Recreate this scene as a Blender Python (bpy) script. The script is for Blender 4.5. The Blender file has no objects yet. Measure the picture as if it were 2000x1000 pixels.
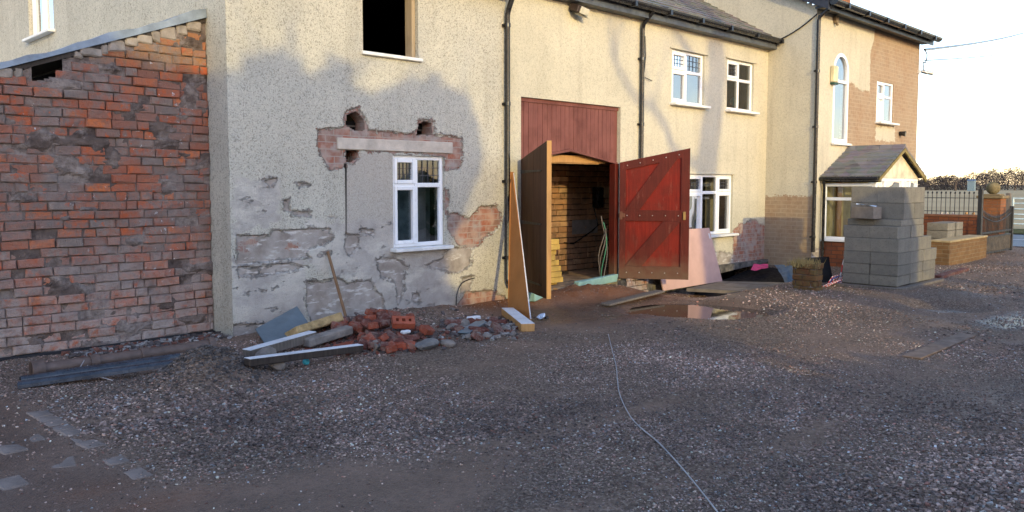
import bpy, bmesh, math, random
import numpy as np
from mathutils import Vector, Matrix, Euler
R = math.radians
S = bpy.context.scene
COL = S.collection
RND = random.Random(7)

# ------------------------------------------------------------------ camera
FPX, PY0, PITCH, EYE = 1600.0, 472.0, R(4), 1.6
cam_d = bpy.data.cameras.new('camera'); cam = bpy.data.objects.new('camera', cam_d); COL.objects.link(cam)
cam.location = (0, 0, EYE); cam.rotation_euler = (R(90)-PITCH, 0, R(-45))
cam_d.sensor_width = 36; cam_d.lens = 36*FPX/2000; cam_d.shift_y = -(500-PY0)/2000
cam_d.clip_start = .05; cam_d.clip_end = 4000
S.camera = cam

# ------------------------------------------------------------------ light
SUN_AZ, SUN_EL = R(25), R(12)          # azimuth measured from straight in front of the facade, towards the left
TOSUN = Vector((-math.sin(SUN_AZ)*math.cos(SUN_EL), -math.cos(SUN_AZ)*math.cos(SUN_EL), math.sin(SUN_EL)))
world = bpy.data.worlds.new('World'); S.world = world; world.use_nodes = True
wn = world.node_tree.nodes; wl = world.node_tree.links
sky = wn.new('ShaderNodeTexSky'); sky.sky_type = 'NISHITA'; sky.sun_disc = False
sky.sun_elevation = SUN_EL; sky.sun_rotation = math.atan2(TOSUN.x, TOSUN.y)
sky.air_density = 1.0; sky.dust_density = .4; sky.ozone_density = 2.6
bg = wn['Background']; bg.inputs['Strength'].default_value = .15
flt = wn.new('ShaderNodeMix'); flt.data_type = 'RGBA'; flt.blend_type = 'MULTIPLY'; flt.inputs[0].default_value = 1; flt.inputs[7].default_value = (1.24, 1.0, .95, 1)   # warm filter on the sky light, in place of a white balance
wl.new(sky.outputs[0], flt.inputs[6]); wl.new(flt.outputs[2], bg.inputs[0])
sun_d = bpy.data.lights.new('sun', 'SUN'); sun_d.energy = .74; sun_d.angle = R(.5); sun_d.color = (1, .775, .32)
sun = bpy.data.objects.new('sun', sun_d); COL.objects.link(sun)
sun.rotation_euler = TOSUN.to_track_quat('Z', 'Y').to_euler(); sun.location = (-20, -60, 20)
S.view_settings.view_transform = 'Standard'; S.view_settings.look = 'None'
S.view_settings.exposure = 1.98; S.view_settings.gamma = 1
S.cycles.max_bounces = 6; S.cycles.diffuse_bounces = 3; S.cycles.glossy_bounces = 3; S.cycles.transparent_max_bounces = 12
S.cycles.use_denoising = True

# ------------------------------------------------------------------ measuring: camera ray through a photo pixel, cut by a real plane
def ray(px, py):
    x = (px-1000)/FPX; y = (PY0-py)/FPX; h = 2**-.5
    f = math.cos(PITCH)+y*math.sin(PITCH)
    return Vector((h*f+h*x, h*f-h*x, -math.sin(PITCH)+y*math.cos(PITCH)))
def cut(ax, px, py, v):
    d = ray(px, py); o = Vector((0, 0, EYE)); return o + d*((v-o[ax])/d[ax])
def onX(px, py, v): return cut(0, px, py, v)
def onY(px, py, v): return cut(1, px, py, v)
def onZ(px, py, v=0.0): return cut(2, px, py, v)
YF, YR, XL, XR = 8.05, 7.07, 3.93, 15.24      # facade planes, left corner, left side of the right house
XM = 7.93                                      # seam between the two left houses
def F(px, py): p = onY(px, py, YF); return (p.x, p.z)
def FR(px, py): p = onY(px, py, YR); return (p.x, p.z)

# ------------------------------------------------------------------ numpy noise
def vnoise(x, y, seed=0):
    x = np.asarray(x, float); y = np.asarray(y, float)
    xi = np.floor(x); yi = np.floor(y); fx = x-xi; fy = y-yi
    fx = fx*fx*(3-2*fx); fy = fy*fy*(3-2*fy)
    def h(a, b):
        v = np.sin(a*127.1+b*311.7+seed*74.7)*43758.5453; return v-np.floor(v)
    return (h(xi, yi)*(1-fx)+h(xi+1, yi)*fx)*(1-fy)+(h(xi, yi+1)*(1-fx)+h(xi+1, yi+1)*fx)*fy
def fbm(x, y, seed=0, oct=4):
    s = 0; a = .5; t = 0
    for i in range(oct):
        s = s+a*vnoise(x*2**i, y*2**i, seed+i*13); t += a; a *= .5
    return s/t-.5
def poly_sdf(px, py, poly):
    """signed distance, positive inside"""
    px = np.asarray(px, float); py = np.asarray(py, float)
    d = np.full(px.shape, 1e9); ins = np.zeros(px.shape, bool); n = len(poly)
    for i in range(n):
        ax, ay = poly[i]; bx, by = poly[(i+1) % n]
        ex, ey = bx-ax, by-ay; L = ex*ex+ey*ey+1e-12
        t = np.clip(((px-ax)*ex+(py-ay)*ey)/L, 0, 1)
        d = np.minimum(d, (px-ax-t*ex)**2+(py-ay-t*ey)**2)
        c = ((ay > py) != (by > py))
        xx = ex*(py-ay)/(ey if abs(ey) > 1e-12 else 1e-12)+ax
        ins ^= (c & (px < xx))
    d = np.sqrt(d); return np.where(ins, d, -d)

# ------------------------------------------------------------------ object helpers
def tag(o, label=None, cat=None, group=None, kind=None):
    if label: o['label'] = label
    if cat: o['category'] = cat
    if group: o['group'] = group
    if kind: o['kind'] = kind
    return o
def empty(name, loc=(0, 0, 0), rz=0, label=None, cat=None, group=None):
    o = bpy.data.objects.new(name, None); COL.objects.link(o); o.location = loc; o.rotation_euler = (0, 0, rz)
    o.empty_display_size = .2
    return tag(o, label, cat, group)
def link_mesh(name, me, mats, parent=None, loc=None, rot=None):
    o = bpy.data.objects.new(name, me); COL.objects.link(o)
    for m in (mats if isinstance(mats, (list, tuple)) else [mats]):
        me.materials.append(m)
    if parent: o.parent = parent
    if loc is not None: o.location = loc
    if rot is not None: o.rotation_euler = rot
    return o
def copy_tree(o, parent=None):
    c = o.copy(); COL.objects.link(c)
    if parent: c.parent = parent
    for ch in list(o.children): copy_tree(ch, c)
    return c
class MB:
    def __init__(s): s.v = []; s.f = []; s.m = []; s.sm = []
    def add(s, vs, fs, mi=0, smooth=False):
        b = len(s.v); s.v += [tuple(v) for v in vs]
        for f in fs: s.f.append(tuple(b+i for i in f)); s.m.append(mi); s.sm.append(smooth)
        return s
    def box(s, x0, x1, y0, y1, z0, z1, mi=0, M=None):
        vs = [Vector((x, y, z)) for x in (x0, x1) for y in (y0, y1) for z in (z0, z1)]
        if M: vs = [M @ v for v in vs]
        return s.add(vs, [(0, 1, 3, 2), (4, 6, 7, 5), (0, 4, 5, 1), (2, 3, 7, 6), (0, 2, 6, 4), (1, 5, 7, 3)], mi)
    def bbox(s, x0, x1, y0, y1, z0, z1, bv=.006, mi=0, M=None, jit=0, seg=1):
        bm = bmesh.new(); bmesh.ops.create_cube(bm, size=1)
        for v in bm.verts:
            v.co = Vector(((x0+x1)/2+v.co.x*(x1-x0), (y0+y1)/2+v.co.y*(y1-y0), (z0+z1)/2+v.co.z*(z1-z0)))
            if jit: v.co += Vector((RND.uniform(-jit, jit), RND.uniform(-jit, jit), RND.uniform(-jit, jit)))
        bmesh.ops.bevel(bm, geom=list(bm.edges), offset=bv, segments=seg, affect='EDGES', profile=.5)
        return s.from_bm(bm, mi, M)
    def from_bm(s, bm, mi=0, M=None, smooth=False):
        bm.verts.index_update()
        s.add([(M @ v.co if M else v.co.copy()) for v in bm.verts], [[v.index for v in f.verts] for f in bm.faces], mi, smooth)
        bm.free(); return s
    def prism(s, poly, y0, y1, mi=0, M=None):
        """poly in (x,z), extruded along y"""
        n = len(poly)
        vs = [Vector((x, y0, z)) for x, z in poly]+[Vector((x, y1, z)) for x, z in poly]
        if M: vs = [M @ v for v in vs]
        fs = [tuple(range(n)), tuple(range(2*n-1, n-1, -1))]+[(i, i+n, (i+1) % n+n, (i+1) % n) for i in range(n)]
        return s.add(vs, fs, mi)
    def tube(s, pts, r, seg=8, mi=0, cap=True, smooth=True):
        pts = [Vector(p) for p in pts]; n = len(pts); rings = []
        up = Vector((0, 0, 1))
        prev = None
        for i, p in enumerate(pts):
            t = (pts[min(i+1, n-1)]-pts[max(i-1, 0)]).normalized()
            if prev is None:
                a = up if abs(t.z) < .9 else Vector((1, 0, 0))
                u = t.cross(a).normalized()
            else:
                u = (prev-t*prev.dot(t)); u = u.normalized() if u.length > 1e-6 else t.orthogonal().normalized()
            prev = u; w = t.cross(u)
            rr = r[i] if isinstance(r, (list, tuple)) else r
            rings.append([p+(u*math.cos(2*math.pi*k/seg)+w*math.sin(2*math.pi*k/seg))*rr for k in range(seg)])
        vs = [v for rg in rings for v in rg]
        fs = [(i*seg+k, i*seg+(k+1) % seg, (i+1)*seg+(k+1) % seg, (i+1)*seg+k) for i in range(n-1) for k in range(seg)]
        s.add(vs, fs, mi, smooth)
        if cap: s.add(rings[0], [tuple(range(seg))[::-1]], mi); s.add(rings[-1], [tuple(range(seg))], mi)
        return s
    def build(s, name, mats, parent=None, loc=None, rot=None):
        me = bpy.data.meshes.new(name); me.from_pydata([tuple(v) for v in s.v], [], s.f); me.update()
        o = link_mesh(name, me, mats, parent, loc, rot)
        if any(s.m): me.polygons.foreach_set('material_index', s.m)
        if any(s.sm): me.polygons.foreach_set('use_smooth', s.sm)
        bm = bmesh.new(); bm.from_mesh(me); bmesh.ops.recalc_face_normals(bm, faces=bm.faces); bm.to_mesh(me); bm.free()
        return o
def fast_mesh(name, V, Fq, mats, parent=None, attrs=None, smooth=False):
    """V (n,3) array, Fq (m,k) array"""
    V = np.asarray(V, np.float32); Fq = np.asarray(Fq, np.int32); m, k = Fq.shape
    me = bpy.data.meshes.new(name)
    me.vertices.add(len(V)); me.vertices.foreach_set('co', V.ravel())
    me.loops.add(m*k); me.loops.foreach_set('vertex_index', Fq.ravel())
    me.polygons.add(m); me.polygons.foreach_set('loop_start', np.arange(0, m*k, k, dtype=np.int32))
    try: me.polygons.foreach_set('loop_total', np.full(m, k, np.int32))
    except Exception: pass
    me.polygons.foreach_set('use_smooth', np.full(m, smooth, bool))
    me.update(calc_edges=True); me.validate()
    for nm, a in (attrs or {}).items():
        a = np.asarray(a, np.float32)
        if a.ndim == 1:
            at = me.attributes.new(nm, 'FLOAT', 'POINT'); at.data.foreach_set('value', a)
        else:
            at = me.attributes.new(nm, 'FLOAT_COLOR', 'POINT')
            c = np.ones((len(a), 4), np.float32); c[:, :3] = a[:, :3]; at.data.foreach_set('color', c.ravel())
    return link_mesh(name, me, mats, parent)

# ------------------------------------------------------------------ materials
class N:
    def __init__(s, name, rough=.85, spec=.3):
        s.mat = bpy.data.materials.new(name); s.mat.use_nodes = True
        s.t = s.mat.node_tree; s.b = s.t.nodes['Principled BSDF']
        s.b.inputs['Roughness'].default_value = rough; s.b.inputs['Specular IOR Level'].default_value = spec
        s._oc = None
    def put(s, inp, v):
        if hasattr(v, 'is_output') or isinstance(v, bpy.types.NodeSocket): s.t.links.new(v, inp)
        elif isinstance(v, (tuple, list)) and len(v) == 3 and inp.type == 'RGBA': inp.default_value = (*v, 1)
        else: inp.default_value = v
    def node(s, ty, **ins):
        n = s.t.nodes.new(ty)
        for k, v in ins.items(): s.put(n.inputs[k.replace('_', ' ')], v)
        return n
    def oc(s):
        if s._oc is None: s._oc = s.t.nodes.new('ShaderNodeTexCoord').outputs['Object']
        return s._oc
    def geo(s): return s.t.nodes.new('ShaderNodeNewGeometry').outputs['Position']
    def objrand(s): return s.t.nodes.new('ShaderNodeObjectInfo').outputs['Random']
    def xyz(s, v=None):
        n = s.node('ShaderNodeSeparateXYZ'); s.put(n.inputs[0], v or s.oc()); return n.outputs
    def comb(s, x, y, z):
        n = s.t.nodes.new('ShaderNodeCombineXYZ'); s.put(n.inputs[0], x); s.put(n.inputs[1], y); s.put(n.inputs[2], z); return n.outputs[0]
    def scale(s, v, sc):
        n = s.t.nodes.new('ShaderNodeMapping'); s.put(n.inputs['Vector'], v); n.inputs['Scale'].default_value = sc; return n.outputs[0]
    def noise(s, sc, det=4, v=None, rough=.55, dist=0):
        n = s.node('ShaderNodeTexNoise', Scale=sc, Detail=det, Roughness=rough, Distortion=dist); s.put(n.inputs['Vector'], v or s.oc()); return n.outputs[0]
    def vor(s, sc, v=None, feat='F1', out='Distance'):
        n = s.node('ShaderNodeTexVoronoi', Scale=sc); n.feature = feat; s.put(n.inputs['Vector'], v or s.oc()); return n.outputs[out]
    def wave(s, sc, v=None, dist=2, det=2):
        n = s.node('ShaderNodeTexWave', Scale=sc, Distortion=dist, Detail=det); s.put(n.inputs['Vector'], v or s.oc()); return n.outputs['Fac']
    def ramp(s, f, stops):
        n = s.t.nodes.new('ShaderNodeValToRGB'); s.put(n.inputs[0], f); e = n.color_ramp.elements
        while len(e) < len(stops): e.new(.5)
        for i, (p, c) in enumerate(stops):
            e[i].position = p; c = (c, c, c) if isinstance(c, (int, float)) else c; e[i].color = (*c, 1)
        return n.outputs[0]
    def step(s, f, lo, hi): return s.ramp(f, [(lo, 0.0), (hi, 1.0)]) if 0 <= lo < hi <= 1 else s.mr(f, lo, hi)
    def mr(s, f, lo, hi, a=0, b=1):
        n = s.t.nodes.new('ShaderNodeMapRange'); n.clamp = True
        for i, v in enumerate((f, lo, hi, a, b)): s.put(n.inputs[i], v)
        return n.outputs[0]
    def mix(s, f, a, b, mode='MIX'):
        n = s.t.nodes.new('ShaderNodeMix'); n.data_type = 'RGBA'; n.blend_type = mode
        s.put(n.inputs[0], f); s.put(n.inputs[6], a); s.put(n.inputs[7], b); return n.outputs[2]
    def math(s, op, a, b=0.0, clamp=False):
        n = s.t.nodes.new('ShaderNodeMath'); n.operation = op; n.use_clamp = clamp; s.put(n.inputs[0], a); s.put(n.inputs[1], b); return n.outputs[0]
    def attr(s, nm, out='Fac'):
        n = s.t.nodes.new('ShaderNodeAttribute'); n.attribute_name = nm; return n.outputs[out]
    def col(s, c): s.put(s.b.inputs['Base Color'], c); return s
    def rough(s, r): s.put(s.b.inputs['Roughness'], r); return s
    def bump(s, h, dist=.01, st=1.0):
        n = s.t.nodes.new('ShaderNodeBump'); s.put(n.inputs['Height'], h); n.inputs['Distance'].default_value = dist; n.inputs['Strength'].default_value = st
        s.t.links.new(n.outputs[0], s.b.inputs['Normal']); return s
def rgb(r, g, b):                                  # an 8-bit colour as linear
    return tuple(((c/255+.055)/1.055)**2.4 if c > 10 else c/255/12.92 for c in (r, g, b))
def plain(name, c, rough=.7, spec=.3, var=.25, sc=6, bump=.0, bsc=80, metal=0):
    n = N(name, rough, spec); f = n.noise(sc, 6)
    d = tuple(x*(1-var) for x in c); l = tuple(min(1, x*(1+var)) for x in c)
    n.col(n.ramp(f, [(.3, d), (.7, l)])); n.b.inputs['Metallic'].default_value = metal
    if bump: n.bump(n.noise(bsc, 4), bump)
    n.rough(n.mr(n.noise(sc*2.3, 4), .3, .7, max(0, rough-.12), min(1, rough+.1)))
    return n.mat

# ------------------------------------------------------------------ wall, brick, wood, glass materials
def brick_nodes(n, c1, c2, mort, v=None, w=.225, h=.08, ms=.007):
    x = n.xyz(v); u = n.math('ADD', x[0], x[1]); wob = n.math('MULTIPLY', n.math('SUBTRACT', n.noise(5, 2), .5), .02)
    vec = n.comb(n.math('ADD', u, wob), n.math('ADD', x[2], wob), 0.0)
    k = n.node('ShaderNodeTexBrick', Scale=1.0, Mortar_Size=ms, Mortar_Smooth=.3, Bias=0.0, Brick_Width=w, Row_Height=h)
    n.put(k.inputs['Vector'], vec); n.put(k.inputs['Color1'], c1); n.put(k.inputs['Color2'], c2); n.put(k.inputs['Mortar'], mort)
    return k.outputs['Color'], k.outputs['Fac']
def render_mat(name, cream, speck=.5, bumpd=.006, smooth=0.0):
    n = N(name, .95, .1)
    c = n.mix(n.mr(n.noise(1.3, 5), .3, .75), tuple(x*1.06 for x in cream), tuple(x*.86 for x in cream))
    st = n.noise(1, 4, n.scale(n.oc(), (5, 5, .5)))
    c = n.mix(n.mr(st, .52, .8, 0, .45), c, (.34, .30, .24))
    f1 = n.noise(64, 3, rough=.65); f2 = n.noise(24, 3)
    c = n.mix(n.mr(n.noise(70, 2), .32, .68, 0, .5*speck+.15), c, tuple(x*.5 for x in cream))
    sp = n.math('MULTIPLY', n.mr(f1, .50, .58), n.mr(f2, .36, .56))
    plainm = n.mr(n.attr('white'), .45, .6)
    sp = n.math('MULTIPLY', sp, n.math('SUBTRACT', 1.0, n.math('MULTIPLY', plainm, .75)))
    c = n.mix(n.math('MULTIPLY', sp, speck), c, (.07, .065, .06))
    c = n.mix(n.math('MULTIPLY', plainm, .4), c, (.60, .55, .50))
    inf = n.mr(n.attr('infill'), .4, .6); c = n.mix(n.math('MULTIPLY', inf, .5), c, (.40, .35, .31))
    dz = n.xyz()[2]; damp = n.mr(n.math('ADD', dz, n.math('MULTIPLY', n.noise(4, 4), .5)), .75, .15); c = n.mix(n.math('MULTIPLY', damp, .35), c, (.24, .21, .17))
    wob = n.math('MULTIPLY', n.math('SUBTRACT', n.noise(1, 7, n.scale(n.oc(), (9, 9, 15)), rough=.72), .5), 1.0); wob = n.math('ADD', wob, n.math('MULTIPLY', n.math('SUBTRACT', n.noise(46, 4, rough=.7), .5), .55))
    sm = n.math('MULTIPLY', n.mr(n.noise(1, 6, n.scale(n.oc(), (1.5, 1.5, 2.6)), rough=.62), .44, .54), plainm); c = n.mix(n.math('MULTIPLY', sm, .78), c, n.mix(n.mr(n.noise(7, 6), .3, .7), (.29, .262, .235), (.44, .405, .37)))
    g = n.mr(n.math('ADD', n.attr('grey'), wob), .47, .53)
    fl = n.math('MULTIPLY', n.mr(n.noise(1, 6, n.scale(n.oc(), (4, 4, 9)), rough=.7), .61, .66), plainm); g = n.math('MAXIMUM', g, fl)
    gc = n.mix(n.mr(n.noise(7, 6), .3, .7), (.24, .205, .175), (.42, .38, .34))
    gc = n.mix(n.mr(n.noise(1, 5, n.scale(n.oc(), (6, 6, 22))), .56, .66), gc, (.55, .52, .48))
    c = n.mix(g, c, gc)
    bc, bf = brick_nodes(n, (.30, .10, .06), (.22, .13, .10), (.30, .25, .21))
    bc = n.mix(n.mr(n.noise(9, 6), .36, .62, .1, .92), bc, n.mix(n.mr(n.noise(5, 3), .4, .6), (.40, .27, .21), (.34, .30, .27)))
    b = n.mr(n.math('ADD', n.attr('brick'), wob), .47, .53)
    c = n.mix(b, c, bc)
    tc, tf = brick_nodes(n, (.33, .245, .165), (.295, .22, .15), (.40, .32, .235)); tc = n.mix(n.mr(n.noise(2.5, 5), .42, .68, 0, .6), tc, (.29, .18, .11)); tc = n.mix(n.mr(n.noise(11, 5), .4, .7, 0, .6), tc, (.40, .30, .20))
    tn = n.mr(n.math('ADD', n.attr('tan'), wob), .47, .53); c = n.mix(tn, c, tc)
    cr = n.mr(n.attr('crack'), .35, .6); c = n.mix(cr, c, (.02, .018, .015))
    n.col(c)
    h = n.math('ADD', n.math('MULTIPLY', n.noise(75, 3), 1.0), n.math('MULTIPLY', n.noise(18, 4), .5))
    peel = n.math('MAXIMUM', g, b)
    h = n.math('SUBTRACT', n.math('MULTIPLY', h, n.math('SUBTRACT', 1.0, n.math('MULTIPLY', peel, .6))), n.math('MULTIPLY', peel, 1.2))
    n.bump(h, bumpd*1.7, 1.0)
    return n.mat
M_render = render_mat('pebbledash_render', (.585, .555, .465))
M_render2 = render_mat('smooth_cream_render', (.60, .555, .43), speck=.28, bumpd=.003)

def oldbrick_mat(name, lime=1.0):
    n = N(name, .9, .15); r = n.attr('rnd'); f = n.noise(16, 6, rough=.65); f2 = n.noise(3.0, 4)
    r = n.math('ADD', r, n.math('MULTIPLY', n.math('SUBTRACT', n.noise(1.6, 3), .5), .5), True); base = n.ramp(r, [(0, (.50, .125, .05)), (.18, (.40, .115, .06)), (.32, (.27, .13, .095)), (.48, (.21, .165, .145)), (.66, (.28, .215, .18)), (.80, (.34, .12, .075)), (1, (.54, .17, .07))])
    c = n.mix(n.mr(f, .40, .60, 0, .9), base, n.mix(n.mr(f2, .4, .6), (.20, .16, .14), (.31, .14, .095)))
    sm = n.mr(n.noise(2.4, 8, rough=.74), .50, .60); c = n.mix(n.math('MULTIPLY', sm, .8), c, n.mix(n.mr(n.noise(12, 5), .3, .7), (.15, .122, .112), (.28, .235, .21)))
    hot = n.math('MULTIPLY', n.mr(n.noise(11, 6, rough=.7), .58, .64), n.mr(n.noise(2.0, 3), .42, .58)); c = n.mix(n.math('MULTIPLY', hot, .92), c, (.50, .115, .045))
    z = n.xyz()[2]
    low = n.mr(n.math('ADD', z, n.math('MULTIPLY', n.noise(2, 4), .9)), 1.65, .55)
    lm = n.math('MULTIPLY', n.mr(n.noise(9, 6, rough=.7), .36, .54), low)
    c = n.mix(n.math('MULTIPLY', lm, .8*lime), c, (.42, .35, .31))
    hi = n.mr(n.math('ADD', z, n.math('MULTIPLY', n.noise(3, 4), .5)), 2.95, 3.15)
    c = n.mix(n.math('MULTIPLY', hi, n.mr(f, .3, .7, 0, .75*lime)), c, (.38, .19, .07))  # orange sunlight on the top bricks, painted into the colour
    sp = n.math('MULTIPLY', n.mr(n.noise(20, 4, rough=.7), .64, .67), n.mr(n.noise(2.2, 3), .54, .62)); c = n.mix(n.math('MULTIPLY', sp, lime), c, (.62, .62, .62))
    n.col(c); n.bump(n.math('ADD', n.noise(30, 6, rough=.7), n.math('MULTIPLY', n.noise(110, 3), .4)), .02)
    return n.mat
M_oldbrick = oldbrick_mat('weathered_brick'); M_redbrick = oldbrick_mat('interior_brick', .15)
n = N('old_mortar', .95, .1); n.col(n.mix(n.mr(n.noise(2.4, 8, rough=.74), .46, .57), n.mix(n.mr(n.noise(9, 5), .3, .7), (.06, .045, .04), (.17, .13, .11)), n.mix(n.mr(n.noise(12, 5), .3, .7), (.15, .122, .11), (.31, .26, .23)))); n.bump(n.noise(60, 4), .012); M_mortar = n.mat
M_mortar_lt = plain('pale_mortar', (.30, .26, .22), .95, .1, .3, 9, .008, 60)
def tanbrick(name, a, b, mort):
    n = N(name, .9, .15); c, f = brick_nodes(n, a, b, mort)
    c = n.mix(n.mr(n.noise(6, 6), .4, .7, 0, .6), c, tuple(x*.6 for x in a)); n.col(c)
    n.bump(n.math('ADD', n.math('MULTIPLY', f, -.8), n.noise(50, 4)), .006); return n.mat
M_yellowbrick = tanbrick('ochre_brick', (.205, .115, .05), (.165, .09, .04), (.24, .175, .10))
M_darkredbrick = tanbrick('dark_red_brick', (.22, .075, .035), (.16, .06, .035), (.07, .05, .045))
M_pillarbrick = tanbrick('pillar_brick', (.30, .12, .05), (.24, .10, .05), (.18, .12, .08))
M_pvc = plain('white_upvc', (.78, .79, .80), .35, .5, .05, 3)
M_sill = plain('white_sill', (.72, .72, .70), .6, .3, .14, 7)
M_lead = plain('lead_came', (.05, .05, .06), .5, .4)
M_blackplastic = plain('black_plastic', (.012, .012, .014), .28, .5, .3, 4)
M_fascia = plain('fascia_paint', (.075, .085, .10), .5, .4, .35, 8)
def slate_mat(name, a, b):
    n = N(name, .55, .4); x = n.xyz()
    k = n.node('ShaderNodeTexVoronoi', Scale=1.0); n.put(k.inputs['Vector'], n.scale(n.oc(), (4, 5, 5)))
    c = n.mix(n.mr(n.noise(5, 5), .3, .7), a, b); c = n.mix(.35, c, n.mix(.5, c, k.outputs['Color']), 'MIX')
    hs = n.t.nodes.new('ShaderNodeHueSaturation'); hs.inputs['Saturation'].default_value = .25; hs.inputs['Value'].default_value = .75; n.put(hs.inputs['Color'], c)
    n.col(hs.outputs[0]); n.bump(n.noise(30, 5), .006); return n.mat
M_slate = slate_mat('roof_slate', (.10, .09, .085), (.19, .165, .14))
M_tile = slate_mat('porch_tile', (.09, .065, .06), (.15, .11, .10))
def wood_mat(name, a, b, rough=.75, sc=(3, 3, 3), grain=(40, 40, 2), bump=.003):
    n = N(name, rough, .15); f = n.noise(1, 5, n.scale(n.oc(), grain)); c = n.mix(n.mr(f, .3, .7), a, b)
    c = n.mix(n.mr(n.noise(4, 5), .5, .8, 0, .45), c, tuple(v*.45 for v in a)); n.col(c); n.bump(f, bump); return n.mat
def worn(m, dirt=True):
    n = N.__new__(N); n.mat = m; n.t = m.node_tree; n.b = n.t.nodes['Principled BSDF']; n._oc = None
    src = n.b.inputs['Base Color'].links[0].from_socket
    c = n.mix(n.mr(n.noise(1, 7, n.scale(n.oc(), (14, 14, 3)), rough=.75), .58, .70, 0, .55), src, (.24, .10, .07))
    c = n.mix(n.mr(n.noise(3, 5), .45, .7, 0, .5), c, (.055, .014, .010))
    if dirt:
        d = n.mr(n.math('ADD', n.xyz()[2], n.math('MULTIPLY', n.noise(7, 5), .45)), .72, .38, 0, .75); c = n.mix(d, c, (.13, .085, .055))
    n.col(c); return m
M_redpaint = wood_mat('red_painted_wood', (.14, .009, .005), (.205, .015, .007), .5)
M_redframe = wood_mat('dark_red_painted_wood', (.075, .011, .008), (.11, .016, .010), .5)
M_maroon = wood_mat('faded_maroon_boards', (.165, .06, .05), (.21, .082, .066), .6)
worn(M_redpaint); worn(M_redframe); worn(M_maroon, False)
M_leafout = wood_mat('brown_stained_wood', (.062, .030, .019), (.10, .05, .03), .6)
M_pine = wood_mat('pine_timber', (.42, .22, .08), (.52, .30, .12), .75)
M_ply = wood_mat('hardboard', (.36, .15, .045), (.40, .18, .06), .7, grain=(8, 8, 8), bump=.001)
M_greywood = wood_mat('weathered_timber', (.11, .09, .075), (.20, .17, .14), .85)
M_darkwood = wood_mat('wet_dark_timber', (.035, .028, .024), (.07, .055, .045), .5)
M_whitewood = wood_mat('white_painted_timber', (.60, .60, .60), (.72, .72, .73), .6)
def glass_mat(name, refl, tint=(.6, .64, .66), rough=.015):
    n = N(name); t = n.t; out = [x for x in t.nodes if x.type == 'OUTPUT_MATERIAL'][0]; t.nodes.remove(n.b)
    tr = t.nodes.new('ShaderNodeBsdfTransparent'); tr.inputs[0].default_value = (*tint, 1)
    gl = t.nodes.new('ShaderNodeBsdfGlossy'); gl.inputs['Roughness'].default_value = rough; gl.inputs[0].default_value = (.93, .96, 1, 1)
    bp = t.nodes.new('ShaderNodeBump'); bp.inputs['Distance'].default_value = .004; n.put(bp.inputs['Height'], n.noise(2.2, 1)); n.put(gl.inputs['Normal'], bp.outputs[0])
    fr = t.nodes.new('ShaderNodeFresnel'); fr.inputs[0].default_value = 1.5
    mx = t.nodes.new('ShaderNodeMixShader'); n.put(mx.inputs[0], n.math('ADD', n.math('MULTIPLY', fr.outputs[0], 1.3), refl, True))
    n.put(mx.inputs[1], tr.outputs[0]); n.put(mx.inputs[2], gl.outputs[0]); n.put(out.inputs[0], mx.outputs[0]); return n.mat
M_glass = glass_mat('window_glass', .03); M_glass_sky = glass_mat('coated_glass', .26)
M_room = plain('unlit_grey', (.10, .095, .085), .95, .1); M_void = plain('unlit_black', (.012, .012, .012), .95, .05)  # dark grey and near black stand in for unlit rooms and hollows
M_curtain = plain('cream_curtain', (.50, .42, .26), .9, .1, .2, 12)
M_metal = plain('galvanised_steel', (.42, .45, .45), .45, .5, .2, 9, metal=.6)
M_iron = plain('black_iron', (.018, .018, .02), .5, .4)
M_concrete = plain('pale_concrete', (.50, .44, .37), .92, .15, .22, 7, .004, 70)
n = N('grey_block', .95, .1); _r = n.objrand(); _c = n.mix(_r, (.185, .17, .14), (.25, .225, .18)); _c = n.mix(n.mr(n.noise(7, 6), .4, .7, 0, .45), _c, (.11, .105, .095)); _c = n.mix(n.mr(n.noise(60, 3), .60, .66, 0, .6), _c, (.08, .075, .07)); n.col(_c); n.bump(n.noise(70, 4), .008); M_block = n.mat

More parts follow.
